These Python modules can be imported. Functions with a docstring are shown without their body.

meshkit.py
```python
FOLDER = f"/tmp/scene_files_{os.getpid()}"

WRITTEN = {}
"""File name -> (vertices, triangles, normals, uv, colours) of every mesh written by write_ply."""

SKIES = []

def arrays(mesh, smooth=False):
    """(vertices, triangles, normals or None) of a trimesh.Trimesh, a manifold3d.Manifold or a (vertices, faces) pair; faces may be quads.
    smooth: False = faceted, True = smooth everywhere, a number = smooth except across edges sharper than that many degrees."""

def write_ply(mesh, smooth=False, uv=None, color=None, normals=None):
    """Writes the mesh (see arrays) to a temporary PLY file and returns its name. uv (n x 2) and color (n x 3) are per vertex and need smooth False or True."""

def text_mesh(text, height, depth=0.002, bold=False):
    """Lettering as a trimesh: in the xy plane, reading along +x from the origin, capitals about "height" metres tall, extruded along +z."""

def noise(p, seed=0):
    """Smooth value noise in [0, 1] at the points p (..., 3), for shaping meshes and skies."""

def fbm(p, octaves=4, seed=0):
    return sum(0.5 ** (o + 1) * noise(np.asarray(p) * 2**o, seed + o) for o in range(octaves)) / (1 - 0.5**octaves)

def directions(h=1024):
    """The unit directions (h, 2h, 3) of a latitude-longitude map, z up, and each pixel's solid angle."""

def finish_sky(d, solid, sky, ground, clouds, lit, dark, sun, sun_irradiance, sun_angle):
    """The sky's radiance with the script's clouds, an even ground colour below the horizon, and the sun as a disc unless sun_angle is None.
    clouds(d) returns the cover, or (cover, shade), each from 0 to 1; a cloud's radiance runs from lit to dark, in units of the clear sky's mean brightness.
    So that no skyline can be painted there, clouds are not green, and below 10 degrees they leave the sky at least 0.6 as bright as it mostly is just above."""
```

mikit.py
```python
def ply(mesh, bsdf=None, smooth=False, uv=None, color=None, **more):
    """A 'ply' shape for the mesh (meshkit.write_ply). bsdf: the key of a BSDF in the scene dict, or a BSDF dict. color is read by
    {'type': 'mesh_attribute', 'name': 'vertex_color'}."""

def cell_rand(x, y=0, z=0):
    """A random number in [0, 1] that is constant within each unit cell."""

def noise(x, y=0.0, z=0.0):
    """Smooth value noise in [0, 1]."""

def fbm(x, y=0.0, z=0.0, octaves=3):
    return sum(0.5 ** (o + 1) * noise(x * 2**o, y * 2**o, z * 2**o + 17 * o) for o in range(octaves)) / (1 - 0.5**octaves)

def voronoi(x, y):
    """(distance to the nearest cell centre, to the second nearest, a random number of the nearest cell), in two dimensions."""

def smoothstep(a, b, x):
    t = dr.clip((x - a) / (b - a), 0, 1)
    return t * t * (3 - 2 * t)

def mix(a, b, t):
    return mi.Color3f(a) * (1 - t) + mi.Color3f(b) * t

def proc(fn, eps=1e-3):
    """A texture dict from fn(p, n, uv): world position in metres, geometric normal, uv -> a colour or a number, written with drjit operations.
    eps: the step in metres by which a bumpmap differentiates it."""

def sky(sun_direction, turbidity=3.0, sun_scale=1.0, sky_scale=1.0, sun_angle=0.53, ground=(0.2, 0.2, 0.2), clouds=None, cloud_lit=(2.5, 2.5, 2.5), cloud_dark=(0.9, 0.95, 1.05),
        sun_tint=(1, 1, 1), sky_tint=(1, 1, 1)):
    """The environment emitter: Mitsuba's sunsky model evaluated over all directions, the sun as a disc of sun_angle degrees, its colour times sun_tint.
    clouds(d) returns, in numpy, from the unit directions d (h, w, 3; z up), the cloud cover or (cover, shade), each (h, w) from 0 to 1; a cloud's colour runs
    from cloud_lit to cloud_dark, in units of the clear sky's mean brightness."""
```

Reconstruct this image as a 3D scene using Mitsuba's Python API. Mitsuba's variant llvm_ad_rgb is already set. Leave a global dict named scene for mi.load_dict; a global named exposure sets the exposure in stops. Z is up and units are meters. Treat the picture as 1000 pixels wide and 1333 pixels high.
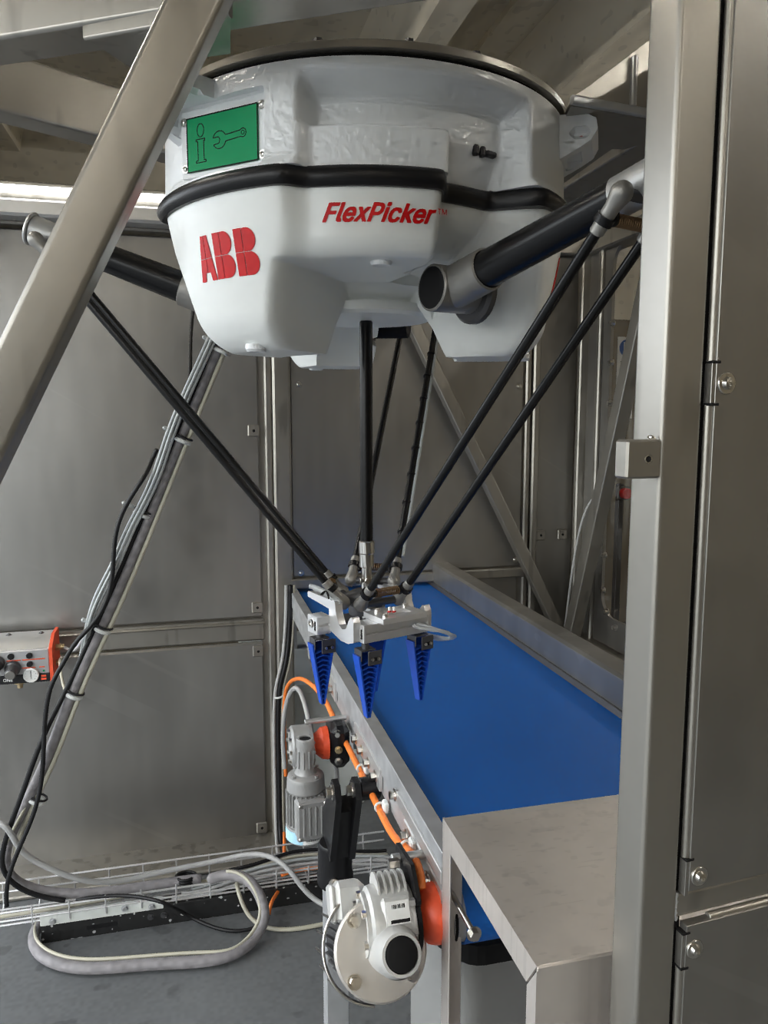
import math, random
import numpy as np, trimesh, manifold3d as m3, shapely
import shapely.geometry as sg, shapely.affinity
import drjit as dr
import mitsuba as mi
import mikit, meshkit
from mikit import proc, noise, fbm, smoothstep, mix
random.seed(7); rng = np.random.default_rng(7)
scene, labels = {'type': 'scene'}, {}
PI = math.pi
V = lambda *a: np.array(a, float)

# ------------------------------------------------------------------ camera, light, exposure
F_PX = 1000.0
PITCH = math.atan(0.126); YAW = math.atan(0.254 * math.cos(PITCH))
CAM = V(0, 0, 1.6)
FW = V(math.sin(YAW) * math.cos(PITCH), math.cos(YAW) * math.cos(PITCH), -math.sin(PITCH))
RT = V(math.cos(YAW), -math.sin(YAW), 0); UP = np.cross(RT, FW)
T4 = mi.ScalarTransform4f
scene['camera'] = {'type': 'perspective', 'fov': 2 * math.degrees(math.atan(500 / F_PX)), 'fov_axis': 'x', 'near_clip': 0.05, 'far_clip': 60,
                   'to_world': T4().look_at(origin=CAM.tolist(), target=(CAM + FW).tolist(), up=[0, 0, 1])}
exposure = -0.40
SKY = 44.0
scene['sky'] = mikit.sky([-0.8, -0.45, 0.55], turbidity=4.0, sun_scale=0.0, sky_scale=SKY, ground=(0.16, 0.16, 0.15),
                         clouds=lambda d: np.full(d.shape[:2], 0.9), cloud_lit=(1.19, 1.24, 1.29), cloud_dark=(0.8, 0.88, 0.98))
LAMP = 4.5          # cell tube lamps (radiance)
HALL_LAMP = 80.0    # hall ceiling lamps

def ray(x, y): return FW + RT * (x - 500) / F_PX - UP * (y - 666.5) / F_PX
def atX(x, y, X): r = ray(x, y); return CAM + r * (X / r[0])
def atY(x, y, Y): r = ray(x, y); return CAM + r * (Y / r[1])
def atZ(x, y, Z): r = ray(x, y); return CAM + r * ((Z - CAM[2]) / r[2])
def atD(x, y, D): return CAM + ray(x, y) * D

# ------------------------------------------------------------------ materials
def two(b): return {'type': 'twosided', 'bsdf': b}
def rgb(c): return {'type': 'rgb', 'value': list(c)}
def pr(name, c, rough=0.5, metal=0.0, spec=0.5, **k):
    scene[name] = two({'type': 'principled', 'base_color': c if isinstance(c, dict) else rgb(c), 'roughness': rough, 'metallic': metal, 'specular': spec, **k})
    return name
def f_steel(p, n, uv):
    g = fbm(p.x * 5, p.y * 5, p.z * 1.6, 3)
    h = noise(p.x * 38, p.y * 38, p.z * 5)
    b = smoothstep(0.55, 0.72, fbm(p.x * 4.2 + 9, p.y * 4.2, p.z * 3.1 + 2, 4))
    w = smoothstep(0.68, 0.74, noise(p.x * 21 + p.z * 34, p.y * 21, p.z * 3 + p.x * 2)) * smoothstep(0.5, 0.7, noise(p.x * 3, p.y * 3, p.z * 3 + 5))
    v = 0.30 + 0.15 * (g - 0.5) + 0.03 * (h - 0.5) - 0.055 * b + 0.03 * w
    return mi.Color3f(v * 1.03, v, v * 0.94)
def f_tube(p, n, uv):
    g = fbm(p.x * 9, p.y * 9, p.z * 3.5, 3)
    st = smoothstep(0.60, 0.78, fbm(p.x * 30 + 5, p.y * 30, p.z * 5, 3))
    v = 0.34 + 0.14 * (g - 0.5) - 0.09 * st
    return mi.Color3f(v * 1.05, v, v * 0.90)
def f_table(p, n, uv):
    g = fbm(p.x * 13, p.y * 13, p.z * 9, 4)
    s = smoothstep(0.56, 0.72, fbm(p.x * 46, p.y * 60, 3.3, 3))
    t = smoothstep(0.74, 0.80, noise(p.x * 60, p.y * 210, 1.7))
    v = 0.66 + 0.18 * (g - 0.5) - 0.06 * s - 0.05 * t
    return mi.Color3f(v * 1.08, v, v * 0.93)
def f_floor(p, n, uv):
    g = fbm(p.x * 2.5, p.y * 2.5, 0.0, 4)
    d = smoothstep(0.66, 0.78, fbm(p.x * 17 + 3, p.y * 17, 0.0, 3))
    v = 0.115 + 0.06 * (g - 0.5) - 0.025 * d + 0.02 * noise(p.x * 90, p.y * 90)
    return mi.Color3f(v * 0.95, v, v * 1.03)
def f_conc(p, n, uv):
    g = fbm(p.x * 2.2, p.y * 1.4, p.z * 3, 4)
    s = smoothstep(0.57, 0.75, fbm(p.x * 6, p.y * 2 + 7, p.z * 6, 3))
    k = smoothstep(0.76, 0.82, noise(p.x * 26, p.y * 26, p.z * 26))
    v = 0.66 + 0.22 * (g - 0.5) - 0.12 * s - 0.08 * k
    return mi.Color3f(v * 1.07, v, v * 0.84)
def f_belt(p, n, uv):
    g = fbm(p.x * 3, p.y * 2, p.z, 3)
    k = 0.94 + 0.12 * g
    return mi.Color3f(0.006, 0.088, 0.34) * k
def f_hose(p, n, uv):
    g = noise(p.x * 70, p.y * 70, p.z * 70)
    v = 0.20 + 0.10 * (g - 0.5)
    return mi.Color3f(v * 1.02, v * 0.97, v * 1.0)
def f_dust(p, n, uv):
    k = smoothstep(0.80, 0.86, noise(p.x * 75, p.y * 75, p.z * 75))
    return mix(mi.Color3f(0.012), mi.Color3f(0.42), k)
def f_galv(p, n, uv):
    g = fbm(p.x * 12, p.y * 12, p.z * 12, 3); s = noise(p.x * 50, p.y * 50, p.z * 50)
    v = 0.52 + 0.16 * (g - 0.5) + 0.10 * (s - 0.5)
    return mi.Color3f(v * 0.98, v, v * 1.02)
def f_cast(p, n, uv): return 0.0020 * fbm(p.x * 170, p.y * 170, p.z * 170, 2)
pr('m_steel', proc(f_steel), 0.34, 0.85, clearcoat=0.5, clearcoat_gloss=0.93)
pr('m_tube', proc(f_tube), 0.36, 0.85)
pr('m_table', proc(f_table), 0.40, 0.75)
pr('m_floor', proc(f_floor), 0.55)
pr('m_conc', proc(f_conc), 0.9)
pr('m_belt', proc(f_belt), 0.52, spec=0.35)
pr('m_hose', proc(f_hose), 0.6)
pr('m_dust', proc(f_dust), 0.5)
pr('m_galv', proc(f_galv), 0.42, 0.7)
pr('m_hall', (0.19, 0.165, 0.12), 0.9)
pr('m_white', (0.73, 0.75, 0.73), 0.30, clearcoat=0.3)
pr('m_casting', (0.68, 0.70, 0.71), 0.30, clearcoat=0.4)
scene['m_texcast'] = two({'type': 'bumpmap', 'arbitrary': proc(f_cast, 5e-4), 'scale': 1.0,
                          'bsdf': {'type': 'principled', 'base_color': rgb((0.68, 0.70, 0.71)), 'roughness': 0.22, 'specular': 0.6, 'clearcoat': 0.5}})
pr('m_carbon', (0.005, 0.005, 0.0055), 0.26, spec=0.28)
pr('m_black', (0.006, 0.006, 0.007), 0.34, spec=0.3)
pr('m_rubber', (0.007, 0.007, 0.008), 0.36, spec=0.3)
pr('m_matte_black', (0.007, 0.007, 0.0075), 0.7, spec=0.2)
pr('m_alu', (0.62, 0.62, 0.61), 0.36, 0.8)
pr('m_alu_bright', (0.74, 0.74, 0.74), 0.30, 0.7)
pr('m_alu_cast', (0.42, 0.42, 0.41), 0.42, 0.6)
pr('m_rodend', (0.30, 0.29, 0.27), 0.42, 0.7)
pr('m_dark_metal', (0.10, 0.10, 0.105), 0.4, 0.7)
pr('m_chrome', (0.72, 0.70, 0.66), 0.16, 1.0)
pr('m_bronze', (0.20, 0.12, 0.06), 0.38, 0.8)
pr('m_brass', (0.60, 0.47, 0.28), 0.28, 0.95)
pr('m_paint_grey', (0.30, 0.30, 0.295), 0.40, 0.25)
pr('m_motor_light', (0.56, 0.56, 0.54), 0.38, 0.35)
pr('m_flange', (0.56, 0.53, 0.49), 0.42, 0.65)
pr('m_red', (0.52, 0.009, 0.011), 0.38, spec=0.25)
pr('m_green', (0.0, 0.25, 0.09), 0.5, spec=0.2)
pr('m_orange', (0.80, 0.20, 0.035), 0.42)
pr('m_orange_red', (0.72, 0.085, 0.030), 0.42)
pr('m_blue_plastic', (0.008, 0.065, 0.42), 0.30)
pr('m_blue_dark', (0.006, 0.035, 0.22), 0.30)
pr('m_label', (0.70, 0.70, 0.68), 0.5)
pr('m_label_blue', (0.36, 0.60, 0.74), 0.5)
pr('m_sign_blue', (0.02, 0.08, 0.30), 0.5)
pr('m_cable_grey', (0.36, 0.36, 0.355), 0.5)
pr('m_cable_cream', (0.42, 0.40, 0.32), 0.5)
pr('m_cable_dark', (0.010, 0.010, 0.011), 0.42, spec=0.3)
pr('m_tie', (0.60, 0.62, 0.60), 0.45)
pr('m_plate_pale', (0.56, 0.58, 0.55), 0.5)
pr('m_box_grey', (0.36, 0.36, 0.365), 0.38, 0.3)
pr('m_clear', (0.34, 0.36, 0.36), 0.18, clearcoat=0.6)
pr('m_bin', (0.17, 0.17, 0.165), 0.6)
scene['m_hose_clear'] = {'type': 'blendbsdf', 'weight': 0.45, 'a': {'type': 'thindielectric'}, 'b': two({'type': 'principled', 'base_color': rgb((0.6, 0.62, 0.62)), 'roughness': 0.2})}
scene['m_pane'] = {'type': 'thindielectric'}

# ------------------------------------------------------------------ mesh helpers
def unit(v): v = np.asarray(v, float); return v / np.linalg.norm(v)
def cat(ms): return trimesh.util.concatenate([m for m in ms if m is not None])
def hullpts(P): return trimesh.convex.convex_hull(np.asarray(P, float))
def cbox(c, s, r=0.003, R=None):
    """chamfered box, centre c, size s, optional 3x3 of axes (rows)"""
    s = np.asarray(s, float) / 2; r = min(r, 0.45 * s.min() * 2)
    P = []
    for sx in (-1, 1):
        for sy in (-1, 1):
            for sz in (-1, 1):
                for k in range(3):
                    q = s - r; q = q.copy(); q[k] = s[k]
                    P.append(q * (sx, sy, sz))
    P = np.array(P)
    if R is not None: P = P @ np.asarray(R)
    return hullpts(P + np.asarray(c, float))
def bx(x0, x1, y0, y1, z0, z1, r=0.003): return cbox(((x0 + x1) / 2, (y0 + y1) / 2, (z0 + z1) / 2), (x1 - x0, y1 - y0, z1 - z0), r)
def frame(a, up=(0, 0, 1)):
    """rows x, y, z with z = a"""
    z = unit(a); up = np.asarray(up, float)
    if abs(z @ unit(up)) > 0.98: up = V(0, 1, 0) if abs(z[1]) < 0.9 else V(1, 0, 0)
    x = unit(np.cross(up, z)); y = np.cross(z, x)
    return np.array([x, y, z])
def place(m, o, R):
    m = m.copy(); m.vertices = m.vertices @ np.asarray(R) + np.asarray(o, float); return m
def lathe(prof, o, a, n=24, up=(0, 0, 1)):
    """prof: list of (r, h) along axis a from o"""
    pr_ = np.array(prof, float)
    m = trimesh.creation.revolve(pr_, sections=n)
    if np.ptp(pr_[:, 1]) > 0 and m.volume < 0: m.invert()
    return place(m, o, frame(a, up))
def cyl(p, q, r, n=20, c=None):
    p, q = np.asarray(p, float), np.asarray(q, float); L = np.linalg.norm(q - p)
    c = min(0.12 * r, 0.2 * L) if c is None else c
    return lathe([(0, 0), (r - c, 0), (r, c), (r, L - c), (r - c, L), (0, L)], p, q - p, n)
def cone(p, q, r0, r1, n=20):
    p, q = np.asarray(p, float), np.asarray(q, float); L = np.linalg.norm(q - p)
    return lathe([(0, 0), (r0, 0), (r1, L), (0, L)], p, q - p, n)
def pipe(p, q, r, t, n=24):
    p, q = np.asarray(p, float), np.asarray(q, float); L = np.linalg.norm(q - p)
    return lathe([(r - t, 0), (r, 0), (r, L), (r - t, L), (r - t, 0)], p, q - p, n)
def spline(P, n=8):
    P = np.asarray(P, float)
    if len(P) < 3: return P
    from scipy.interpolate import CubicSpline
    d = np.r_[0, np.cumsum(np.sqrt(np.linalg.norm(np.diff(P, axis=0), axis=1)))]
    return CubicSpline(d, P)(np.linspace(0, d[-1], (len(P) - 1) * n + 1))
def tube(P, r, n=10, sp=8):
    C = spline(P, sp) if sp else np.asarray(P, float)
    t = np.gradient(C, axis=0); t /= np.linalg.norm(t, axis=1)[:, None]
    nrm = unit(np.cross(t[0], V(0.3, 0.2, 0.93) if abs(t[0] @ V(0.3, 0.2, 0.93)) < .95 else V(1, 0, 0)))
    ang = np.arange(n) * 2 * PI / n; rings = []
    for k in range(len(C)):
        nrm = unit(nrm - t[k] * (nrm @ t[k])); b = np.cross(t[k], nrm)
        rr = r[k] if hasattr(r, '__len__') else r
        rings.append(C[k] + rr * (np.cos(ang)[:, None] * nrm + np.sin(ang)[:, None] * b))
    v = np.vstack(rings + [C[:1], C[-1:]]); f = []
    N = len(C)
    for k in range(N - 1):
        for j in range(n):
            a, b_, c, d = k * n + j, k * n + (j + 1) % n, (k + 1) * n + (j + 1) % n, (k + 1) * n + j
            f += [(a, b_, c), (a, c, d)]
    for j in range(n):
        f += [(N * n, (j + 1) % n, j), (N * n + 1, (N - 1) * n + j, (N - 1) * n + (j + 1) % n)]
    return trimesh.Trimesh(v, f, process=False)
def beam(p, q, w, h, up=(0, 0, 1), r=0.004):
    """rounded rectangular tube from p to q; w across, h along the up side"""
    p, q = np.asarray(p, float), np.asarray(q, float)
    s = sg.box(-w / 2 + r, -h / 2 + r, w / 2 - r, h / 2 - r).buffer(r, quad_segs=3)
    m = trimesh.creation.extrude_polygon(s, np.linalg.norm(q - p), engine='earcut')
    return place(m, p, frame(q - p, up))
def prism(poly, h, o, R):
    """2-D polygon (points or shapely) extruded h along the third row of R"""
    g = poly if hasattr(poly, 'geom_type') else sg.Polygon(poly)
    gs = getattr(g, 'geoms', [g])
    return place(cat([trimesh.creation.extrude_polygon(x, h, engine='earcut') for x in gs]), o, R)
def slab(P, t):
    """flat polygon of 3-D points P given a thickness t along +z (P horizontal)"""
    P = np.asarray(P); g = sg.Polygon(P[:, :2])
    return place(trimesh.creation.extrude_polygon(g, t, engine='earcut'), (0, 0, P[:, 2].mean()), np.eye(3))
def ball(c, r, n=2):
    m = trimesh.creation.icosphere(n, r); m.apply_translation(c); return m
def hexhead(p, a, r=0.006, h=0.005, washer=True):
    R = frame(a); ms = []
    if washer: ms.append(lathe([(0, 0), (r * 1.5, 0), (r * 1.5, h * .25), (0, h * .25)], p, a, 16))
    ms.append(place(trimesh.creation.cylinder(r, h, sections=6), np.asarray(p) + unit(a) * h * .75, R))
    return cat(ms)
def button(p, a, r=0.01):
    """button head screw on a washer, with its socket"""
    return lathe([(r * .0, r * .25), (r * .22, r * .25), (r * .26, r * .62), (r * .5, r * .55), (r * .62, r * .25), (r * .62, r * .16), (r * .95, r * .16), (r, r * .1), (r, 0), (0, 0)], p, a, 24)
def tri2m(t): return m3.Manifold(m3.Mesh(np.asarray(t.vertices, np.float32), np.asarray(t.faces, np.uint32)))
def m2tri(m):
    q = m.to_mesh(); return trimesh.Trimesh(q.vert_properties[:, :3], q.tri_verts, process=False)

# ------------------------------------------------------------------ scene helpers
used = {}
def key_of(name):
    k = used.get(name, -1) + 1; used[name] = k
    return name if k == 0 else f'{name}_{k:03d}'
def thing(name, label, category, group=None, kind=None):
    k = key_of(name); labels[k] = {'label': label, 'category': category}
    if group: labels[k]['group'] = group
    return k
def setting(name):
    k = key_of(name); labels[k] = {'kind': 'structure'}; return k
def obj(name, mesh, mat, parent=None, smooth=32, label=None, kind=None):
    k = key_of((parent + '__' if parent else '') + name)
    scene[k] = mikit.ply(mesh, mat, smooth=smooth)
    if label or kind: labels.setdefault(k, {})
    if label: labels[k]['label'] = label
    if kind: labels[k]['kind'] = kind
    return k
def solo(name, mesh, mat, label, category, group=None, smooth=32):
    k = obj(name, mesh, mat, None, smooth); labels[k] = {'label': label, 'category': category}
    if group: labels[k]['group'] = group
    return k

# ------------------------------------------------------------------ the hall (setting)
CEIL = 3.5
fl = setting('floor'); scene[fl] = mikit.ply(bx(-9, 4.2, -5.2, 6.2, -0.1, 0.0), 'm_floor', smooth=False)
ce = setting('ceiling')
obj('slab', bx(-1.9, 4.2, -5.2, 6.2, CEIL, CEIL + 0.1), 'm_conc', ce, False)
for X in (-1.55, -1.0, 0.02, 1.04, 1.86, 2.75, 3.6):      # concrete ribs running along the hall
    prof = sg.Polygon([(-0.07, -0.34), (0.07, -0.34), (0.15, 0.02), (-0.15, 0.02)])
    obj('rib', prism(prof, 11.4, (X, 6.2, CEIL), np.array([[1, 0, 0], [0, 0, 1], [0, -1, 0]])), 'm_conc', ce, False)
obj('strip', bx(1.50, 1.66, -5.2, 6.2, CEIL - 0.035, CEIL + 0.01), 'm_conc', ce, False)
wf = setting('wall_far'); obj('upper', bx(-1.9, 4.2, 5.2, 5.4, 2.3, CEIL), 'm_conc', wf, False); obj('lower', bx(-1.9, 4.2, 5.2, 5.4, 0, 2.3), 'm_hall', wf, False)
wr = setting('wall_right'); scene[wr] = mikit.ply(bx(3.3, 3.5, -5.2, 5.2, 0, CEIL), 'm_hall', smooth=False)
wn = setting('wall_near'); scene[wn] = mikit.ply(bx(-1.9, 4.2, -5.2, -5.0, 0, CEIL), 'm_hall', smooth=False)
wl = setting('wall_left')
obj('lintel', bx(-1.6, -1.4, -2.4, 3.4, 2.55, CEIL), 'm_hall', wl, False)
obj('pier', bx(-1.6, -1.4, -5.0, -2.4, 0, CEIL), 'm_hall', wl, False)
obj('far_pier', bx(-1.6, -1.4, 3.4, 5.2, 0, CEIL), 'm_hall', wl, False)

# ------------------------------------------------------------------ cell walls (stainless sheet on a tube frame)
WY = 2.80
wb = setting('wall_back')
def panel(x0, x1, z0, z1, y=WY, t=0.016): return bx(x0, x1, y - t, y + 0.004, z0, z1, 0.007)
obj('panel', panel(-0.95, 0.243, 0.862, 2.20), 'm_steel', wb)
obj('panel', panel(-0.95, 0.243, 0.004, 0.768), 'm_steel', wb)
obj('panel', panel(0.352, 1.262, 1.002, 2.20), 'm_steel', wb)
obj('rail', bx(-0.95, 0.25, WY - 0.006, WY + 0.05, 0.772, 0.858, 0.006), 'm_tube', wb)
obj('rail', bx(-0.95, 0.25, WY - 0.02, WY - 0.004, 0.836, 0.845, 0.004), 'm_tube', wb)
obj('rail', bx(0.34, 1.275, WY - 0.03, WY + 0.03, 0.962, 1.0, 0.005), 'm_tube', wb)
obj('header', bx(-0.95, 1.5, WY - 0.05, WY + 0.05, 2.205, 2.30, 0.006), 'm_tube', wb)
obj('sill', bx(-0.95, 0.30, 2.59, WY + 0.02, 0.0, 0.016, 0.005), 'm_tube', wb)
obj('post', bx(0.238, 0.30, WY + 0.005, WY + 0.03, 0.0, 2.205, 0.003), 'm_tube', wb)
obj('post', bx(0.262, 0.288, WY - 0.02, WY + 0.04, 0.0, 2.205, 0.006), 'm_tube', wb)
obj('post', bx(0.29, 0.354, WY - 0.030, WY + 0.04, 0.0, 2.205, 0.008), 'm_tube', wb)
obj('post', bx(1.268, 1.292, WY - 0.02, WY + 0.04, 0.0, 2.205, 0.006), 'm_tube', wb)
obj('post', bx(1.296, 1.325, WY - 0.03, WY + 0.04, 0.0, 2.205, 0.006), 'm_tube', wb)
obj('corner_sheet', bx(1.33, 1.484, WY - 0.008, WY + 0.01, 0.45, 2.205, 0.003), 'm_steel', wb)
obj('corner_sheet', bx(1.49, 1.53, WY - 0.02, WY + 0.02, 0.45, 2.205, 0.005), 'm_tube', wb)
obj('infill', bx(0.99, 1.262, WY + 0.02, WY + 0.03, 0.45, 0.96, 0.002), 'm_steel', wb)
for x, z in ((0.222, 1.545), (0.222, 0.90), (0.222, 0.735), (0.222, 0.042), (1.345, 1.125), (1.44, 1.125)):
    tab = obj('bracket', bx(x - 0.021, x + 0.021, WY - 0.022, WY - 0.009, z - 0.021, z + 0.021, 0.004), 'm_tube', wb)
    obj('hole', cyl((x, WY - 0.0215, z), (x, WY - 0.0228, z), 0.005, 12), 'm_matte_black', tab)
for x, z in ((0.385, 1.02), (1.24, 1.03), (1.24, 1.71), (0.385, 1.71), (1.24, 2.0)):
    obj('bolt', button((x, WY - 0.016, z), (0, -1, 0), 0.011), 'm_chrome', wb)
wc = setting('wall_side')
obj('sheet', bx(1.50, 1.515, 2.765, WY - 0.02, 0.73, 2.25, 0.003), 'm_steel', wc)
obj('angle', bx(1.470, 1.512, 2.735, 2.762, 0.73, 2.25, 0.005), 'm_tube', wc)
obj('sheet', bx(1.50, 1.515, 2.655, 2.733, 0.73, 2.25, 0.004), 'm_steel', wc)
obj('angle', bx(1.486, 1.512, 2.625, 2.652, 0.73, 2.25, 0.005), 'm_tube', wc)
obj('base_rail', bx(1.47, 1.56, 1.15, 2.76, 0.56, 0.735, 0.006), 'm_tube', wc)
obj('base_sheet', bx(1.50, 1.515, 1.15, 2.78, 0.0, 0.56, 0.004), 'm_steel', wc)
obj('head_rail', bx(1.47, 1.56, 0.9, WY - 0.06, 2.20, 2.26, 0.006), 'm_tube', wc)
win = setting('window_1')
fr = sg.Polygon([(1.25, 0.738), (2.622, 0.738), (2.622, 2.198), (1.25, 2.198)])
op = sg.box(1.32, 0.93, 2.49, 2.13).buffer(0.08, quad_segs=8)
obj('frame', prism(fr.difference(op), 0.012, (1.50, 0, 0), np.array([[0, 1, 0], [0, 0, 1], [1, 0, 0]])), 'm_steel', win)
obj('pane', prism(op.buffer(0.02), 0.004, (1.513, 0, 0), np.array([[0, 1, 0], [0, 0, 1], [1, 0, 0]])), 'm_pane', win, False)
for y, z in [(2.55, 2.07), (2.55, 1.93), (2.55, 1.79), (2.55, 1.645), (2.55, 1.50), (2.55, 1.29), (2.55, 1.08), (2.55, 0.945), (2.52, 0.87), (2.46, 0.825), (2.36, 0.80), (2.24, 0.80)]:
    obj('bolt', hexhead((1.50, y, z), (-1, 0, 0), 0.008, 0.012), 'm_chrome', win)

# hall items seen through the side window
sg_c = atY(816, 453, 5.19)
s = thing('safety_sign', 'white sign with a blue boot circle beyond the side window', 'sign')
def wallF(c, w, h): return cbox(c, (w, 0.006, h), 0.001)
RwF = np.array([[1, 0, 0], [0, 0, 1], [0, -1, 0]])
obj('board', wallF(sg_c + V(0, 0, -0.10), 0.15, 0.36), 'm_label', s)
obj('disc', cyl(sg_c + V(0, -0.003, 0), sg_c + V(0, -0.006, 0), 0.062, 32), 'm_sign_blue', s)
boot = sg.Polygon([(-0.03, 0.045), (0.012, 0.045), (0.012, 0.0), (0.045, -0.022), (0.045, -0.045), (-0.03, -0.045)]).buffer(0.006).buffer(-0.003)
obj('boot', prism(shapely.affinity.scale(boot, 0.85, 0.85, origin=(0, 0)), 0.003, sg_c + V(0, -0.006, 0), RwF), 'm_label', s)
for k in range(3): obj('line', wallF(sg_c + V(0, -0.0035, -0.10 - 0.030 * k), 0.10 - 0.02 * k, 0.008), 'm_dark_metal', s)
solo('notice', cat([wallF(sg_c + V(0, 0, -0.44), 0.13, 0.16)]), 'm_label', 'pale notice sheet hanging below the boot sign beyond the side window', 'notice')
obj_c = atY(812, 642, 4.60)
rb = thing('stop_button', 'red round push button on a post in the hall beyond the side window', 'button')
obj('button', cyl(obj_c, obj_c + V(0, -0.05, 0), 0.036, 20), 'm_red', rb)
obj('backplate', cbox(obj_c + V(0, 0.012, 0), (0.09, 0.03, 0.09), 0.006), 'm_dark_metal', rb)
obj('post', bx(obj_c[0] - 0.02, obj_c[0] + 0.02, obj_c[1] + 0.025, obj_c[1] + 0.07, 0, obj_c[2] + 0.06, 0.004), 'm_dark_metal', rb)

# ------------------------------------------------------------------ robot carrier frame
ZF = 2.095                                   # underside of the triangular frame
bdir = unit(V(0.862, -0.506, 0))
def fbeam(p, q, w=0.07, h=0.11): return beam(p, q, w, h, (0, 0, 1), 0.006)
mid1 = V(-0.10, 1.145, ZF + 0.055)
k = thing('frame_beam', 'large stainless square beam crossing the upper left corner in front of the robot', 'beam')
obj('tube', fbeam(mid1 - bdir * 0.42, mid1 + bdir * 1.0), 'm_tube', k)
gus = [atZ(x, y, ZF - 0.012) for x, y in ((112, 50), (300, 18), (300, 70), (170, 88))]
obj('gusset', slab(gus, 0.012), 'm_tube', k)
g0, g1 = gus[0], gus[1]
obj('weld_strip', beam(g0 + V(0, 0, 0.014), g1 + V(0, 0, 0.014), 0.012, 0.036, (0, 0, 1), 0.004), 'm_tube', k)
d2 = unit(V(0.866, 0.5, 0)); mid2 = V(-0.235, 1.50, ZF + 0.045)
solo('frame_beam', fbeam(mid2 - d2 * 0.5, mid2 + d2 * 1.45, 0.06, 0.095), 'm_tube', 'stained stainless beam running back behind the diagonal brace at upper left', 'beam')
k = thing('frame_beam', 'stainless beam with a bolted gusset plate above the right robot lug', 'beam')
obj('tube', fbeam(V(0.86, 0.62, ZF + 0.06), V(0.86, 2.72, ZF + 0.06), 0.07, 0.11), 'm_tube', k)
gp = [atZ(x, y, ZF - 0.010) for x, y in ((743, 138), (850, 157), (866, 178), (812, 195), (797, 194), (735, 238), (700, 238))]
obj('gusset', slab(gp, 0.010), 'm_tube', k)
a, b = gp[0] + V(0, 0, 0.012), gp[1] + V(0, 0, 0.012)
obj('web', prism([(0, 0), (0.20, 0), (0.20, 0.15), (0.03, 0.02)], 0.006, a, np.array([unit(b - a), [0, 0, 1], np.cross(unit(b - a), [0, 0, 1])])), 'm_tube', k)
st = a + (b - a) * 0.70
obj('stiffener', beam(st + V(0, -0.01, 0.0), st + V(0, -0.01, 0.075), 0.010, 0.012), 'm_alu', k)
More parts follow.
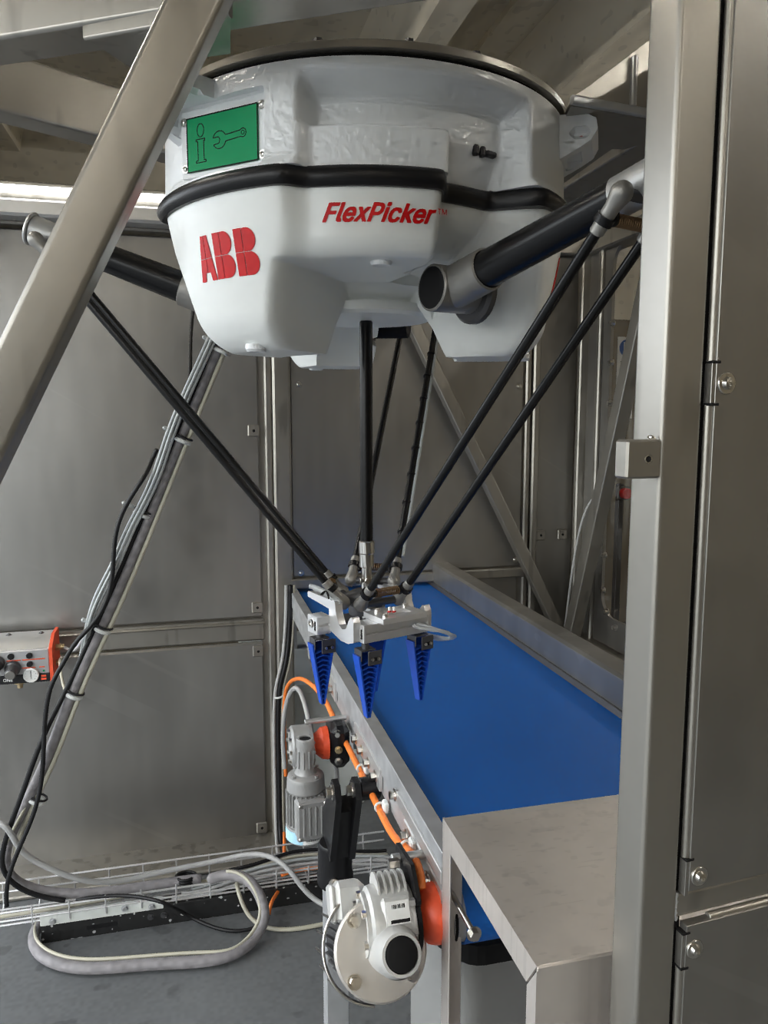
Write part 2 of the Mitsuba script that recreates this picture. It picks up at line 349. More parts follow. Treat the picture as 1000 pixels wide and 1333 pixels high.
obj('edge', beam(a + V(0, -0.004, -0.004), b + V(0, -0.004, -0.004), 0.012, 0.014), 'm_galv', k)

# ------------------------------------------------------------------ corner braces
def brace(P, Q, w, h, label, up, name='diagonal_brace'):
    return solo(name, beam(P, Q, w, h, up, 0.006), 'm_tube', label, 'brace', 'diagonal corner braces')
FBY = 0.72
p0, p1 = (atY(0, 435, FBY) + atY(0, 605, FBY)) / 2, (atY(207, 0, FBY) + atY(295, 0, FBY)) / 2
u_ = unit(p1 - p0); n_ = unit(np.cross(u_, V(0, 1, 0)))
wfb = abs((atY(0, 605, FBY) - atY(0, 435, FBY)) @ n_)
off = V(0, 0.025, 0)
brace(p0 - u_ * 0.75 + off, p1 + u_ * 0.60 + off, 0.05, wfb, 'wide worn stainless brace slanting across the left foreground', n_)
solo('frame_beam', beam(V(-1.1, FBY + 0.02, 2.52), V(0.75, FBY + 0.02, 2.52), 0.06, 0.08), 'm_tube', 'stainless header beam above the front opening of the cell', 'beam')
brace(V(1.452, 2.72, 0.66), V(0.70, 2.72, 2.10), 0.045, 0.048, 'stainless brace leaning left from the back corner across the back wall', V(0, 1, 0))
brace(V(1.425, 2.655, 0.735), V(1.43, 2.17, 2.19), 0.055, 0.05, 'stainless brace rising from the back corner in front of the side window', V(1, 0, 0))

# ------------------------------------------------------------------ front post and door panels
P0 = V(0.401, 0.596, 0); uF = V(math.cos(0.0785), math.sin(0.0785), 0); nF = V(-uF[1], uF[0], 0)
RF = np.array([uF, nF, [0, 0, 1]])
def fbx(u0, u1, n0, n1, z0, z1, r=0.003):
    c = P0 + uF * (u0 + u1) / 2 + nF * (n0 + n1) / 2 + V(0, 0, (z0 + z1) / 2)
    return cbox(c, (u1 - u0, n1 - n0, z1 - z0), r, RF)
k = thing('frame_post', 'thick stainless square post in the right foreground', 'post')
obj('tube', beam(P0 + uF * .0215 + nF * .0215, P0 + uF * .0215 + nF * .0215 + V(0, 0, 2.6), 0.043, 0.043, nF, 0.005), 'm_tube', k)
obj('weld', tube([P0 + uF * (0.0435 + .0008 * math.sin(i * 2.1)) + nF * 0.003 + V(0, 0, 1.112 + i * 0.0029) for i in range(11)], [0.0017 + 0.0007 * (i % 2) for i in range(11)], 8, 0), 'm_galv', k)
lk = thing('lock_block', 'small square steel block with a threaded hole on the foreground post', 'block')
obj('body', fbx(-0.0365, -0.0005, -0.002, 0.016, 1.545, 1.579, 0.002), 'm_tube', lk)
hc = P0 + uF * -0.0145 + nF * -0.002 + V(0, 0, 1.562)
obj('hole', pipe(hc + nF * .001, hc - nF * 0.0006, 0.0036, 0.0008, 20), 'm_chrome', lk)
obj('bore', cyl(hc, hc - nF * 0.0003, 0.0029, 16), 'm_matte_black', lk)
obj('screw', button(P0 + uF * -0.006 + nF * 0.006 + V(0, 0, 1.580), (0, -0.5, 1), 0.004), 'm_chrome', lk)
def door_panel(z0, z1, label, holes):
    k = thing('door_panel', label, 'panel', 'foreground door panels')
    obj('sheet', fbx(0.0500, 0.62, -0.006, 0.004, z0, z1, 0.0005), 'm_steel', k)
    R1 = 0.0042
    zc = [z for _, z in holes]; cuts = [(z - 0.0185, z + 0.0185) for z in zc]
    lo = z0
    for c0, c1 in sorted(cuts) + [(z1, z1)]:          # rolled edge, interrupted at the screws
        if c0 - lo > 0.01: obj('rolled_edge', cyl(P0 + uF * 0.0492 + V(0, 0, lo), P0 + uF * 0.0492 + V(0, 0, c0), R1, 14), 'm_tube', k)
        lo = c1
    for zz in (z0, z1): obj('rolled_edge', cyl(P0 + uF * 0.080 + V(0, 0, zz), P0 + uF * 0.62 + V(0, 0, zz), R1, 14), 'm_tube', k)
    obj('gasket', fbx(0.0432, 0.0520, 0.006, 0.016, z0 - 0.01, z1 + 0.01, 0.001), 'm_matte_black', k)
    for c0, c1 in cuts: obj('tab', fbx(0.0458, 0.0502, -0.0055, 0.004, c0, min(c1, z1), 0.0005), 'm_steel', k)
    for u, z in holes:
        obj('screw', button(P0 + uF * u - nF * 0.006 + V(0, 0, z), -nF, 0.0095), 'm_chrome', k)
        for dz in (-0.0185, 0.0185):
            if z0 < z + dz < z1: obj('notch', fbx(0.0452, 0.0545, -0.0068, 0.004, z + dz - 0.0012, z + dz + 0.0012, 0.0004), 'm_matte_black', k)
door_panel(1.146, 2.6, 'upper stainless door panel with rolled edge at the right foreground', [(0.0615, 1.628), (0.0615, 1.160)])
door_panel(0.45, 1.110, 'lower stainless door panel below the cross rail at the right foreground', [(0.0605, 1.084)])
solo('cross_rail', beam(P0 + uF * 0.0435 + nF * .026 + V(0, 0, 1.128), P0 + uF * 0.64 + nF * .026 + V(0, 0, 1.128), 0.05, 0.026, (0, 0, 1), 0.004), 'm_tube', 'stainless cross rail between the two foreground door panels', 'rail')

# ------------------------------------------------------------------ lamps
def tube_lamp(p, q, label, rad):
    k = thing('tube_lamp', label, 'lamp', 'ceiling tube lamps of the hall')
    p, q = V(*p), V(*q); a = unit(q - p)
    obj('housing', beam(p + V(0, 0, .06), q + V(0, 0, .06), 0.06, 0.04, (0, 0, 1), 0.006), 'm_label', k)
    for e, s_ in ((p, 1), (q, -1)): obj('holder', cbox(e + a * s_ * 0.01 + V(0, 0, 0.02), (0.03, 0.03, 0.07), 0.006), 'm_label', k)
    d = obj('tube', cyl(p + a * .025, q - a * .025, 0.019, 16), 'm_label', k)
    scene[d]['emitter'] = {'type': 'area', 'radiance': rgb((rad, rad * 0.95, rad * 0.86))}
k = thing('strip_lamp', 'lit fluorescent strip lamp along the top of the back wall', 'lamp')
obj('back', bx(-0.86, 0.42, 2.70, 2.745, 2.262, 2.325, 0.006), 'm_tube', k)
d = obj('diffuser', bx(-0.57, 0.38, 2.672, 2.70, 2.284, 2.306, 0.006), 'm_label', k)
scene[d]['emitter'] = {'type': 'area', 'radiance': rgb((LAMP, LAMP, LAMP * 0.97))}
obj('tray', bx(-0.60, 0.40, 2.665, 2.745, 2.212, 2.264, 0.008), 'm_alu', k)
obj('bracket', bx(-0.62, -0.60, 2.62, 2.745, 2.20, 2.36, 0.005), 'm_tube', k)
for i, (x, y, lab) in enumerate(((-0.8, -2.7, 'nearer left'), (1.6, -2.7, 'nearer right'), (-0.8, -4.7, 'farther left'), (1.6, -4.7, 'farther right'), (-1.1, 1.0, 'outer left'), (2.3, -0.9, 'outer right'), (2.65, 2.4, 'rear right'))):
    tube_lamp((x, y, CEIL - 0.42), (x, y + 1.5, CEIL - 0.42), f'{lab} ceiling tube lamp of the hall outside the cell', HALL_LAMP)

# ------------------------------------------------------------------ delta robot
RX, RY = 0.328, 1.440
YD = math.degrees(YAW)
def wa(a): return math.radians(a - YD)              # angle measured from the picture's right -> world
def A(a, r, z): return V(RX + r * math.cos(wa(a)), RY + r * math.sin(wa(a)), z)
def rad(a): return V(math.cos(wa(a)), math.sin(wa(a)), 0)
def tan_(a): return V(-math.sin(wa(a)), math.cos(wa(a)), 0)
ss = lambda a, b, x: (lambda t: t * t * (3 - 2 * t))(np.clip((x - a) / (b - a), 0, 1))
ARMS = (-56.0, 64.0, 184.0)                           # cover sectors
ARMA = {-56.0: -56.0, 64.0: 77.0, 184.0: 184.0}       # where the arms point now
def sector(t): return (t + 56.0) % 120.0             # 0 at an arm
def wlobe(t, n=0.0, w=5.0):                           # 1 inside the tall lobe, n narrows it
    return ss(9 + n, 9 + n + 2.2 * w, t) * (1 - ss(71 - n - w * .6, 71 - n + w * .6, t))
def wbump(t, n=0.0, w=4.0):
    a = ss(52, 60, t) * (1 - ss(109 - n - w * .5, 109 - n + w * .5, t))
    return a
LOBE, BUMP, SLOT = 0.366, 0.341, 0.285
def S(t): return SLOT + (LOBE - SLOT) * wlobe(t, 0, 3.2) + (BUMP - SLOT) * np.maximum(wbump(t, 0, 3), 0) * (1 - wlobe(t, 0, 3.2))
def radial(zs, fn, n=540, sg_=2.0):
    th = np.arange(n) * 360.0 / n - 180.0
    from scipy.ndimage import gaussian_filter1d
    rings = []
    for z in zs:
        r = gaussian_filter1d(fn(sector(th), th, z), sg_, mode='wrap')
        c = np.radians(th - YD)
        rings.append(np.stack([RX + r * np.cos(c), RY + r * np.sin(c), np.full(n, z)], 1))
    v = np.vstack(rings + [[[RX, RY, zs[0]], [RX, RY, zs[-1]]]]); N = len(zs); j = np.arange(n); k = (j + 1) % n
    f = [np.stack([i * n + j, i * n + k, (i + 1) * n + k], 1) for i in range(N - 1)] + [np.stack([i * n + j, (i + 1) * n + k, (i + 1) * n + j], 1) for i in range(N - 1)]
    f += [np.stack([np.full(n, N * n), k, j], 1), np.stack([np.full(n, N * n + 1), (N - 1) * n + j, (N - 1) * n + k], 1)]
    m = trimesh.Trimesh(v, np.vstack(f), process=False)
    if m.volume < 0: m.invert()
    return m
def rnd(z, zb, rr): # inset of a rounded lower edge of radius rr whose bottom lies at zb
    q = np.clip((zb + rr - z) / rr, 0, 1); return rr * (1 - math.sqrt(max(0.0, 1 - q * q)))
ZS, ZL, ZT = 1.924, 1.702, 2.090
def lower(t, th, z):
    k = (ZS - z) / (ZS - ZL)
    rl = LOBE - 0.006 - 0.036 * k - 0.006 * k * k - rnd(z, ZL - 0.002, 0.058)
    lobe = wlobe(t, 1.0 + 9 * max(0, k - .25), 4.5 + 3 * k)
    rb = BUMP - 0.006 - 0.012 * k - rnd(z, 1.829, 0.030)
    under = ss(1.8215, 1.8305, z)
    rb = 0.10 + (rb - 0.10) * under if z < 1.8305 else rb
    rs = 0.11 + (SLOT - 0.006 - 0.11) * ss(1.80, 1.915, z) ** 0.8
    
    bump = wbump(t, 0.3, 3.5)
    base = rs + (np.maximum(rb, rs) - rs) * bump
    return base + (rl - base) * lobe
zs = np.r_[np.linspace(ZS, 1.87, 8), np.linspace(1.866, 1.834, 12), np.linspace(1.832, 1.819, 14), np.linspace(1.816, 1.79, 8), np.linspace(1.787, 1.755, 10), ZL + 0.053 - 0.053 * np.sin(np.linspace(0.05, PI / 2, 18))][::1]
low = radial(zs, lower)
core = lathe([(0, 0), (0.175, 0), (0.150, 0.06), (0.125, 0.098), (0, 0.098)], (RX, RY, ZL - 0.01), (0, 0, 1), 64)
low_m = tri2m(low) - tri2m(core)
for a in ARMS:      # clearance for the arm and its hub
    low_m = low_m - tri2m(cyl(A(ARMA[a], 0.25, 1.800) - tan_(ARMA[a]) * 0.060, A(ARMA[a], 0.25, 1.800) + tan_(ARMA[a]) * 0.056, 0.055, 32, 0.001))
    low_m = low_m - tri2m(cyl(A(ARMA[a], 0.14, 1.790), A(ARMA[a], 0.40, 1.825), 0.053, 32, 0.001))
low = m2tri(low_m)
robot = thing('delta_robot', 'white ceiling hung three arm picking robot with a green sign plate', 'robot')
cover = obj('lower_cover', low, 'm_white', robot, 26)
obj('centre_plate', lathe([(0, 0), (0.118, 0), (0.124, 0.006), (0.124, 0.02), (0, 0.02)], (RX, RY, 1.776), (0, 0, 1), 48), 'm_white', cover)
for a in ARMS:
    for da, r, z in ((92, 0.283, 1.8235), (50, 0.288, 1.6995)):
        pp = A(a + da, r, z)
        obj('cap', lathe([(0, 0.002), (0.011, 0.002), (0.014, 0), (0.017, 0.004), (0.017, 0.012), (0, 0.012)], pp, (0, 0, 1), 20), 'm_casting', cover)
# seal between the covers
def seal(t, th, z):
    q = (z - ZS) / 0.026
    return S(t) + 0.007 * math.sin(PI * min(max(q, 0), 1)) ** 0.5
obj('seal', radial(np.linspace(ZS - 0.001, ZS + 0.027, 9), seal), 'm_rubber', robot, 30)
# upper casting
def upper(t, th, z):
    s = S(t)
    k = (z - 1.95) / (ZT - 1.95)
    ring = 0.357 - 0.004 * k
    rec = 0.302 + 0.004 * k                             # recessed band above the bump and the slot
    inrec = ss(71.5, 74.0, t) * (1 - ss(117, 127, t) * (0.0 if False else 1.0)) if True else 0
    inrec = np.where(t > 60, ss(71.5, 74.0, t), 1 - ss(10, 12.5, t))
    up = ss(2.048, 2.078, z)
    blockw = wbump(t, -0.5, 2.5) * (1 - ss(2.006, 2.014, z))
    low_slot = np.minimum(rec, s + 0.35 * (z - 1.95))
    r_in = low_slot + (0.337 - low_slot) * blockw
    r_in = r_in + (ring - r_in) * up
    flare = 0.010 * (1 - ss(1.95, 1.966, z))
    return r_in * inrec + (ring + flare) * (1 - inrec)
zu = np.r_[np.linspace(1.949, 1.97, 6), np.linspace(1.975, 2.003, 6), np.linspace(2.005, 2.016, 6), np.linspace(2.02, 2.082, 14), 2.087, ZT]
upm = tri2m(radial(zu, upper, 720, 1.2))
SA = -118.5                                              # the green plate faces this way
sc_ = A(-126.8, 0.341, 2.008); Rn = rad(SA); Rt = tan_(SA)
RS = np.array([Rt, [0, 0, 1], -np.cross([0, 0, 1], Rt)]); RS[2] = np.cross(RS[0], RS[1])
def lug(a):
    prof = sg.Polygon([(0.30, 2.088), (0.390, 2.088), (0.408, 2.078), (0.411, 2.062), (0.402, 2.046), (0.382, 2.034), (0.35, 2.018), (0.30, 2.012)]).buffer(0.004).buffer(-0.004)
    m = prism(prof, 0.104, V(RX, RY, 0) - tan_(a) * 0.052, np.array([rad(a), [0, 0, 1], np.cross(rad(a), [0, 0, 1])]))
    if np.cross(rad(a), [0, 0, 1]) @ tan_(a) < 0: m.apply_translation(tan_(a) * 0.104)
    q = tri2m(m)
    hole = tri2m(cbox(A(a, 0.400, 2.050), (0.046, 0.150, 0.020), 0.006, np.array([rad(a), tan_(a), [0, 0, 1]])))
    pocket = tri2m(cbox(A(a, 0.372, 2.028), (0.04, 0.070, 0.018), 0.008, np.array([rad(a), tan_(a), [0, 0, 1]])))
    return q - pocket, hole
LUGS = (-136, -16, 104)
for a in LUGS:
    q, hole = lug(a)
    for s_ in (-1, 1):   # scooped sides
        q = q - tri2m(cbox(A(a, 0.383, 2.058) + tan_(a) * s_ * 0.056, (0.034, 0.030, 0.020), 0.008, np.array([rad(a), tan_(a), [0, 0, 1]])))
    upm = upm + q
upm = upm - tri2m(cbox(sc_ + Rn * 0.06, (0.172, 0.108, 0.12), 0.003, RS))
casting = obj('base_casting', m2tri(upm), 'm_texcast', robot, 26)
obj('lug_screw', cyl(A(-16, 0.385, 2.052) - tan_(-16) * 0.043, A(-16, 0.385, 2.052) - tan_(-16) * 0.040, 0.0035, 14), 'm_red', casting)
obj('mounting_ring', lathe([(0.15, 0), (0.352, 0), (0.358, 0.002), (0.358, 0.011), (0.354, 0.014), (0.15, 0.014), (0.15, 0)], (RX, RY, 2.097), (0, 0, 1), 96), 'm_tube', robot)
obj('gasket', lathe([(0.2, 0), (0.346, 0), (0.346, 0.008), (0.2, 0.008), (0.2, 0)], (RX, RY, ZT - 0.0005), (0, 0, 1), 96), 'm_matte_black', robot)
for a in (-100, -78, -60, -30): obj('ring_bolt', hexhead(A(a, 0.335, 2.111), (0, 0, 1), 0.007, 0.008), 'm_dark_metal', robot)
# latch in the recess
lp = A(-52.5, 0.302, 2.000)
lt = obj('latch', cat([cbox(lp + tan_(-52) * d, (0.012, 0.011, 0.016), 0.003, np.array([rad(-52), tan_(-52), [0, 0, 1]])) for d in (-0.014, 0.0)] +
         [cbox(lp + tan_(-52) * 0.014 + rad(-52) * 0.004 - V(0, 0, .002), (0.012, 0.022, 0.009), 0.003, np.array([rad(-52), tan_(-52), [0, 0, 1]]))]), 'm_black', robot)
# green plate with its engraved pictograms
pl_c = sc_ + Rn * 0.001
def onplate(x, y, dz=0.0): return pl_c + RS[0] * x + RS[1] * y + Rn * dz
RSo = np.array([RS[0], RS[1], Rn])
sp = obj('sign_holder', cbox(onplate(0, 0, 0.001), (0.162, 0.098, 0.003), 0.0012, RSo), 'm_casting', robot)
gr = obj('sign_plate', cbox(onplate(0.000, -0.002, 0.0035), (0.134, 0.078, 0.0025), 0.0008, RSo), 'm_green', robot)
def line(pts, w, close=True):
    ls = sg.LineString(list(pts) + ([pts[0]] if close else [])); return ls.buffer(w)
bd = sg.box(-0.0675, -0.0395, 0.0675, 0.0395).difference(sg.box(-0.0658, -0.0378, 0.0658, 0.0378))
th_ = np.linspace(0, 2 * PI, 24)
pic = [bd]
icon = lambda x, y: (x - 0.040, y)
pic.append(line([icon(0.0065 * math.cos(t), 0.019 + 0.0095 * math.sin(t)) for t in th_[:-1]], 0.0006))
pic.append(line([icon(*q) for q in ((-0.009, 0.0065), (0.008, 0.0065), (0.008, 0.0035), (0.0058, 0.0035), (0.0058, -0.024), (0.0095, -0.024), (0.0095, -0.027), (-0.0095, -0.027), (-0.0095, -0.024), (-0.0058, -0.024), (-0.0058, 0.0035), (-0.009, 0.0035))], 0.0006))
wr_ = sg.box(0.002, -0.0045, 0.044, 0.0045).union(sg.Point(0.044, 0).buffer(0.006)).union(sg.Point(0.0, 0).buffer(0.0125)).difference(sg.Polygon([(-0.02, 0.0055), (-0.001, 0.0045), (0.001, 0), (-0.001, -0.0045), (-0.02, -0.0055)])).buffer(0.001).buffer(-0.001)
import shapely.affinity as aff
wr_ = aff.rotate(aff.translate(wr_, -0.004, 0.0), 4, origin=(0, 0))
pic.append(wr_.boundary.buffer(0.0006)); pic.append(aff.translate(sg.Point(0.040, 0.003).buffer(0.0028).boundary.buffer(0.0004), 0, 0))
obj('pictogram', prism(shapely.union_all(pic), 0.0006, onplate(0, -0.002, 0.0046), RSo), 'm_matte_black', gr)
for x in (-0.0735, 0.0735):
    for y in (-0.034, 0.034): obj('screw', button(onplate(x, y, 0.0025), Rn, 0.0065), 'm_chrome', sp)
# printed marks on the covers
def wrap(m2, a0, z0, rfun, off):
    """wraps a flat mesh (x along the cover, y up, z outwards) around the robot's axis"""
    v = m2.vertices; out = []
    for x, y, d in v:
        z = z0 + y; r = rfun(z); a = a0 + math.degrees(x / r); out.append(A(a, r + off + d, z))
    return trimesh.Trimesh(out, m2.faces, process=False)
def flat(gs, d=0.0008):
    m = cat([trimesh.creation.extrude_polygon(g, d, engine='earcut') for g in gs]); return m.subdivide_to_size(0.012)
def r_at(t):
    def f(z): return float(lower(np.array([float(t)]), None, z)[0])
    return f
def abb():
    H, g = 0.066, 0.0009
    def fin(p, x):
        p = p.difference(sg.box(-1, H * 0.5 - g / 2, 1, H * 0.5 + g / 2)); return aff.translate(p, x, 0)
    def B(x):
        bl = sg.box(0, 0, 0.0165, H)
        r1 = sg.box(0.018, H / 2, 0.026, H).union(sg.Point(0.026, H * 0.75).buffer(H / 4)).intersection(sg.box(0.018, H / 2, 1, H))
        r2 = sg.box(0.018, 0, 0.027, H / 2).union(sg.Point(0.0285, H * 0.25).buffer(H / 4)).intersection(sg.box(0.018, 0, 1, H / 2))
        return [fin(bl, x), fin(r1, x), fin(r2, x)]
    a_l = sg.Polygon([(0, 0), (0.0125, 0), (0.0155, 0.0125), (0.0215, 0.0125), (0.0215, H), (0.0135, H)])
    a_r = sg.Polygon([(0.023, H), (0.031, H), (0.0445, 0), (0.032, 0), (0.029, 0.0125), (0.023, 0.0125)])
    out = [fin(a_l, 0), fin(a_r, 0)] + B(0.047) + B(0.097); gs = []
    for L in out: gs += [q for q in getattr(L, 'geoms', [L])]
    return [aff.scale(aff.translate(q, -0.072, -H / 2), 0.92, 1, origin=(0, 0)) for q in gs]
for i, a in enumerate(ARMS):
    t0 = 46.5
    obj('logo', wrap(flat(abb()), a + t0 + 3.0, 1.840, r_at(42), 0.0006), 'm_red', cover, False)
tm = meshkit.text_mesh('FlexPicker', 0.0245, 0.0008, bold=True)
v = tm.vertices.copy(); v[:, 0] += 0.42 * v[:, 1]; w_ = v[:, 0].max(); v[:, 0] = v[:, 0] * (0.168 / w_) - 0.086
tm = cat([trimesh.Trimesh(v + V(dx, dy, 0), tm.faces) for dx in (-0.0005, 0.0005) for dy in (-0.0003, 0.0003)])
for tx, hh, xx, yy in (('TM', 0.0075, 0.084, 0.014),):
    t2 = meshkit.text_mesh(tx, hh, 0.0006); q = t2.vertices.copy(); q[:, 0] += xx; q[:, 1] += yy; tm2 = trimesh.Trimesh(q, t2.faces)
for a in ARMS:
    obj('caption', wrap(tm, a + 91.0 - 120, 1.876, r_at(91), 0.0008), 'm_red', cover, False)
    obj('caption', wrap(tm2, a + 91.0 - 120, 1.876, r_at(91), 0.0008), 'm_red', cover, False)

# arms: inner end, elbow (radius, height), platform joint
ELB = {-56.0: (0.622, 1.858), 64.0: (0.585, 1.87), 184.0: (0.580, 1.905)}
SEP = 0.044
PLZ = {-56.0: 1.246, 64.0: 1.268, 184.0: 1.246}
def rod_end(p, a, flip=1):
    """teardrop ball-socket fitting at joint p, rod leaving along a"""
    return lathe([(0, -0.0135), (0.006, -0.0125), (0.0105, -0.009), (0.0135, -0.003), (0.0138, 0.002), (0.0120, 0.010), (0.0098, 0.019), (0.0094, 0.052), (0.0082, 0.054), (0, 0.054)], p, a, 20)
for i, a in enumerate(ARMS):
    R_, ze = ELB[a]; a0_ = a; a = ARMA[a]; u = rad(a); t = tan_(a)
    p_in = A(a, 0.250 if a0_ != 64.0 else 0.215, 1.800); p_el = A(a, R_, ze); d = unit(p_el - p_in)
    up_ = unit(np.cross(d, t))
    if up_[2] < 0: up_ = -up_
    p_ax = p_el + up_ * 0.018                         # the tube runs a little above the joint axis
    d = unit(p_ax - p_in)
    hm = 'm_matte_black' if a0_ == 64.0 else 'm_rodend'
    arm = obj('upper_arm', lathe([(0, 0.05), (0.0290, 0.05), (0.0235, np.linalg.norm(p_ax - p_in) - 0.03), (0, np.linalg.norm(p_ax - p_in) - 0.03)], p_in, d, 36), 'm_carbon', robot)
    obj('socket', lathe([(0, 0.0), (0.034, 0.0), (0.0335, 0.040), (0.0325, 0.092), (0.0295, 0.094), (0.0292, 0.07), (0, 0.07)], p_in, d, 40), 'm_rodend', arm)
    obj('hub', lathe([(0, 0), (0.0345, 0), (0.0365, 0.002), (0.0365, 0.020), (0.0355, 0.080), (0, 0.080)], p_in - t * 0.038, t, 40), hm, arm)
    obj('hub_cap', cyl(p_in - t * 0.0385, p_in - t * 0.030, 0.0338, 40), 'm_matte_black', arm)
    obj('hub_ring', lathe([(0, 0), (0.046, 0), (0.051, 0.006), (0.051, 0.016), (0, 0.016)], p_in + t * 0.040, t, 36), 'm_dark_metal', arm)
    obj('elbow_cap', cat([cyl(p_ax - d * 0.040, p_ax + d * 0.028, 0.0255, 32), ]), 'm_alu_cast', arm)
    obj('elbow_disc', lathe([(0, 0), (0.0290, 0), (0.0300, 0.002), (0.0290, 0.005), (0.010, 0.005), (0, 0.006)], p_ax + d * 0.027, d, 40), 'm_alu', arm)
    obj('elbow_pin', cyl(p_el - t * (SEP - 0.004), p_el + t * (SEP - 0.004), 0.007, 16), 'm_dark_metal', arm)
    pb = A(a, 0.047, PLZ[a0_])
    for s_ in (-1, 1):
        e0, e1 = p_el + t * SEP * s_, pb + t * SEP * s_; dd = unit(e1 - e0)
        rod = obj('rod', cyl(e0 + dd * 0.05, e1 - dd * 0.05, 0.0072, 18), 'm_carbon', robot)
        obj('rod_end', rod_end(e0, dd), 'm_rodend', rod); obj('rod_end', rod_end(e1, -dd), 'm_rodend', rod)
        if a0_ == 64.0 and s_ < 0:
            for k_ in range(8):
                c = e0 + dd * (0.16 + 0.075 * k_); obj('tie', lathe([(0.0072, 0), (0.0100, 0), (0.0100, 0.004), (0.0072, 0.004), (0.0072, 0)], c, dd, 16), 'm_black', rod)
            ofs = unit(np.cross(dd, V(0, 0, 1))) * 0.0105
            if ofs @ RT < 0: ofs = -ofs
            obj('hose', cyl(e0 + dd * 0.10 + ofs, e1 - dd * 0.06 + ofs, 0.0036, 10), 'm_clear', rod)
        for e, q, f in ((e0, dd, 1), (e1, -dd, -1)):
            c = e + q * 0.030
            obj('spring_holder', cat([lathe([(0.0085, 0), (0.0125, 0), (0.0125, 0.010), (0.0085, 0.010), (0.0085, 0)], c, q, 18), ball(c - t * s_ * 0.014 + q * 0.004, 0.008, 2), ball(c - t * s_ * 0.011 - q * 0.004, 0.0055, 1)]), 'm_black', rod)
    for e, q in ((p_el, unit(pb - p_el)), (pb, unit(p_el - pb))):
        c = e + q * 0.033; hs = [c + t * x for x in np.linspace(-SEP + 0.016, SEP - 0.016, 113)]
        b1 = unit(np.cross(t, q)); R0 = 0.0075
        obj('spring', tube([h + R0 * (q * math.cos(k_ * PI / 4) + b1 * math.sin(k_ * PI / 4)) for k_, h in enumerate(hs)], 0.0012, 6, 0), 'm_bronze', robot, True)
# telescopic shaft
sh = obj('telescopic_shaft', cyl((RX, RY, 1.775), (RX, RY, 1.345), 0.0122, 24), 'm_carbon', robot)
obj('shaft_collar', lathe([(0, 0), (0.0135, 0), (0.014, 0.002), (0.014, 0.026), (0.0155, 0.028), (0.0155, 0.050), (0.0135, 0.052), (0, 0.052)], (RX, RY, 1.306), (0, 0, 1), 28), 'm_chrome', sh)
obj('universal_joint', cat([cyl((RX, RY, 1.306), (RX, RY, 1.282), 0.010, 16), cyl((RX - .014, RY, 1.279), (RX + .014, RY, 1.279), 0.0065, 14), cyl((RX, RY - .014, 1.279), (RX, RY + .014, 1.279), 0.0065, 14), cyl((RX, RY, 1.276), (RX, RY, 1.245), 0.011, 16)]), 'm_chrome', sh)
# moving platform
pf = []
for a in ARMS:
    z_ = PLZ[a]; a = ARMA[a]; q = A(a, 0.047, z_)
    pf += [hullpts(np.vstack([ball(A(a, 0.012, 1.246), 0.020, 1).vertices, ball(A(a, 0.040, z_ - 0.002), 0.012, 1).vertices])),
           cyl(q - tan_(a) * (SEP - 0.006), q + tan_(a) * (SEP - 0.006), 0.0075, 16)]
pf.append(lathe([(0, 0), (0.034, 0), (0.036, 0.004), (0.036, 0.020), (0.028, 0.030), (0, 0.030)], (RX, RY, 1.212), (0, 0, 1), 32))
plat = obj('platform', cat(pf), 'm_dark_metal', robot)
for a in (4, 124, 244): obj('platform_bolt', hexhead(A(a, 0.026, 1.242), (0, 0, 1), 0.004, 0.005), 'm_chrome', plat)

# ------------------------------------------------------------------ gripper under the platform
e1, e2 = rad(34), rad(124)
RG = np.array([e1, e2, [0, 0, 1]])
def G(a, b, z): return V(RX, RY, 0) + e1 * a + e2 * b + V(0, 0, z)
grip = thing('gripper_head', 'aluminium gripper bars with four blue wedge fingers hanging over the belt edge', 'gripper')
def W2G(x, y, D): q = atD(x, y, D) - V(RX, RY, 0); return q @ e1, q @ e2, q[2]
fa, fb, fz = W2G(475, 823, 1.345)          # near top corner of the front bar
ra, rb_, rz = W2G(414, 797, 1.395)         # near top corner of the rear bar
zt = (fz + rz) / 2
def bar(a0, b0, L, name):
    prof = sg.box(0, -0.031, 0.034, 0).difference(sg.box(-0.001, -0.0175, 0.004, -0.0125)).difference(sg.box(0.030, -0.0175, 0.035, -0.0125)).buffer(0.0008)
    m = prism(prof, L, G(a0, b0, zt), np.array([e2, [0, 0, 1], e1]))
    k = obj(name, m, 'm_alu', grip)
    for s_, aa in ((-1, a0 - 0.002), (1, a0 + L - 0.001)):
        obj('end_plate', cbox(G(aa + 0.001, b0 + 0.017, zt - 0.0155), (0.004, 0.036, 0.033), 0.001, RG), 'm_alu_bright', k)
    obj('end_screw', lathe([(0, 0.001), (0.004, 0.001), (0.005, 0.003), (0.008, 0.003), (0.0088, 0), (0, 0)], G(a0 - 0.003, b0 + 0.020, zt - 0.0135), -e1, 20), 'm_chrome', k)
    obj('end_slot', cbox(G(a0 - 0.0032, b0 + 0.006, zt - 0.016), (0.0015, 0.004, 0.018), 0.0005, RG), 'm_matte_black', k)
    return k
bar(fa, fb, 0.138, 'front_bar'); bar(ra, rb_, 0.025, 'left_block'); bar(-0.020, rb_, 0.030, 'right_block')
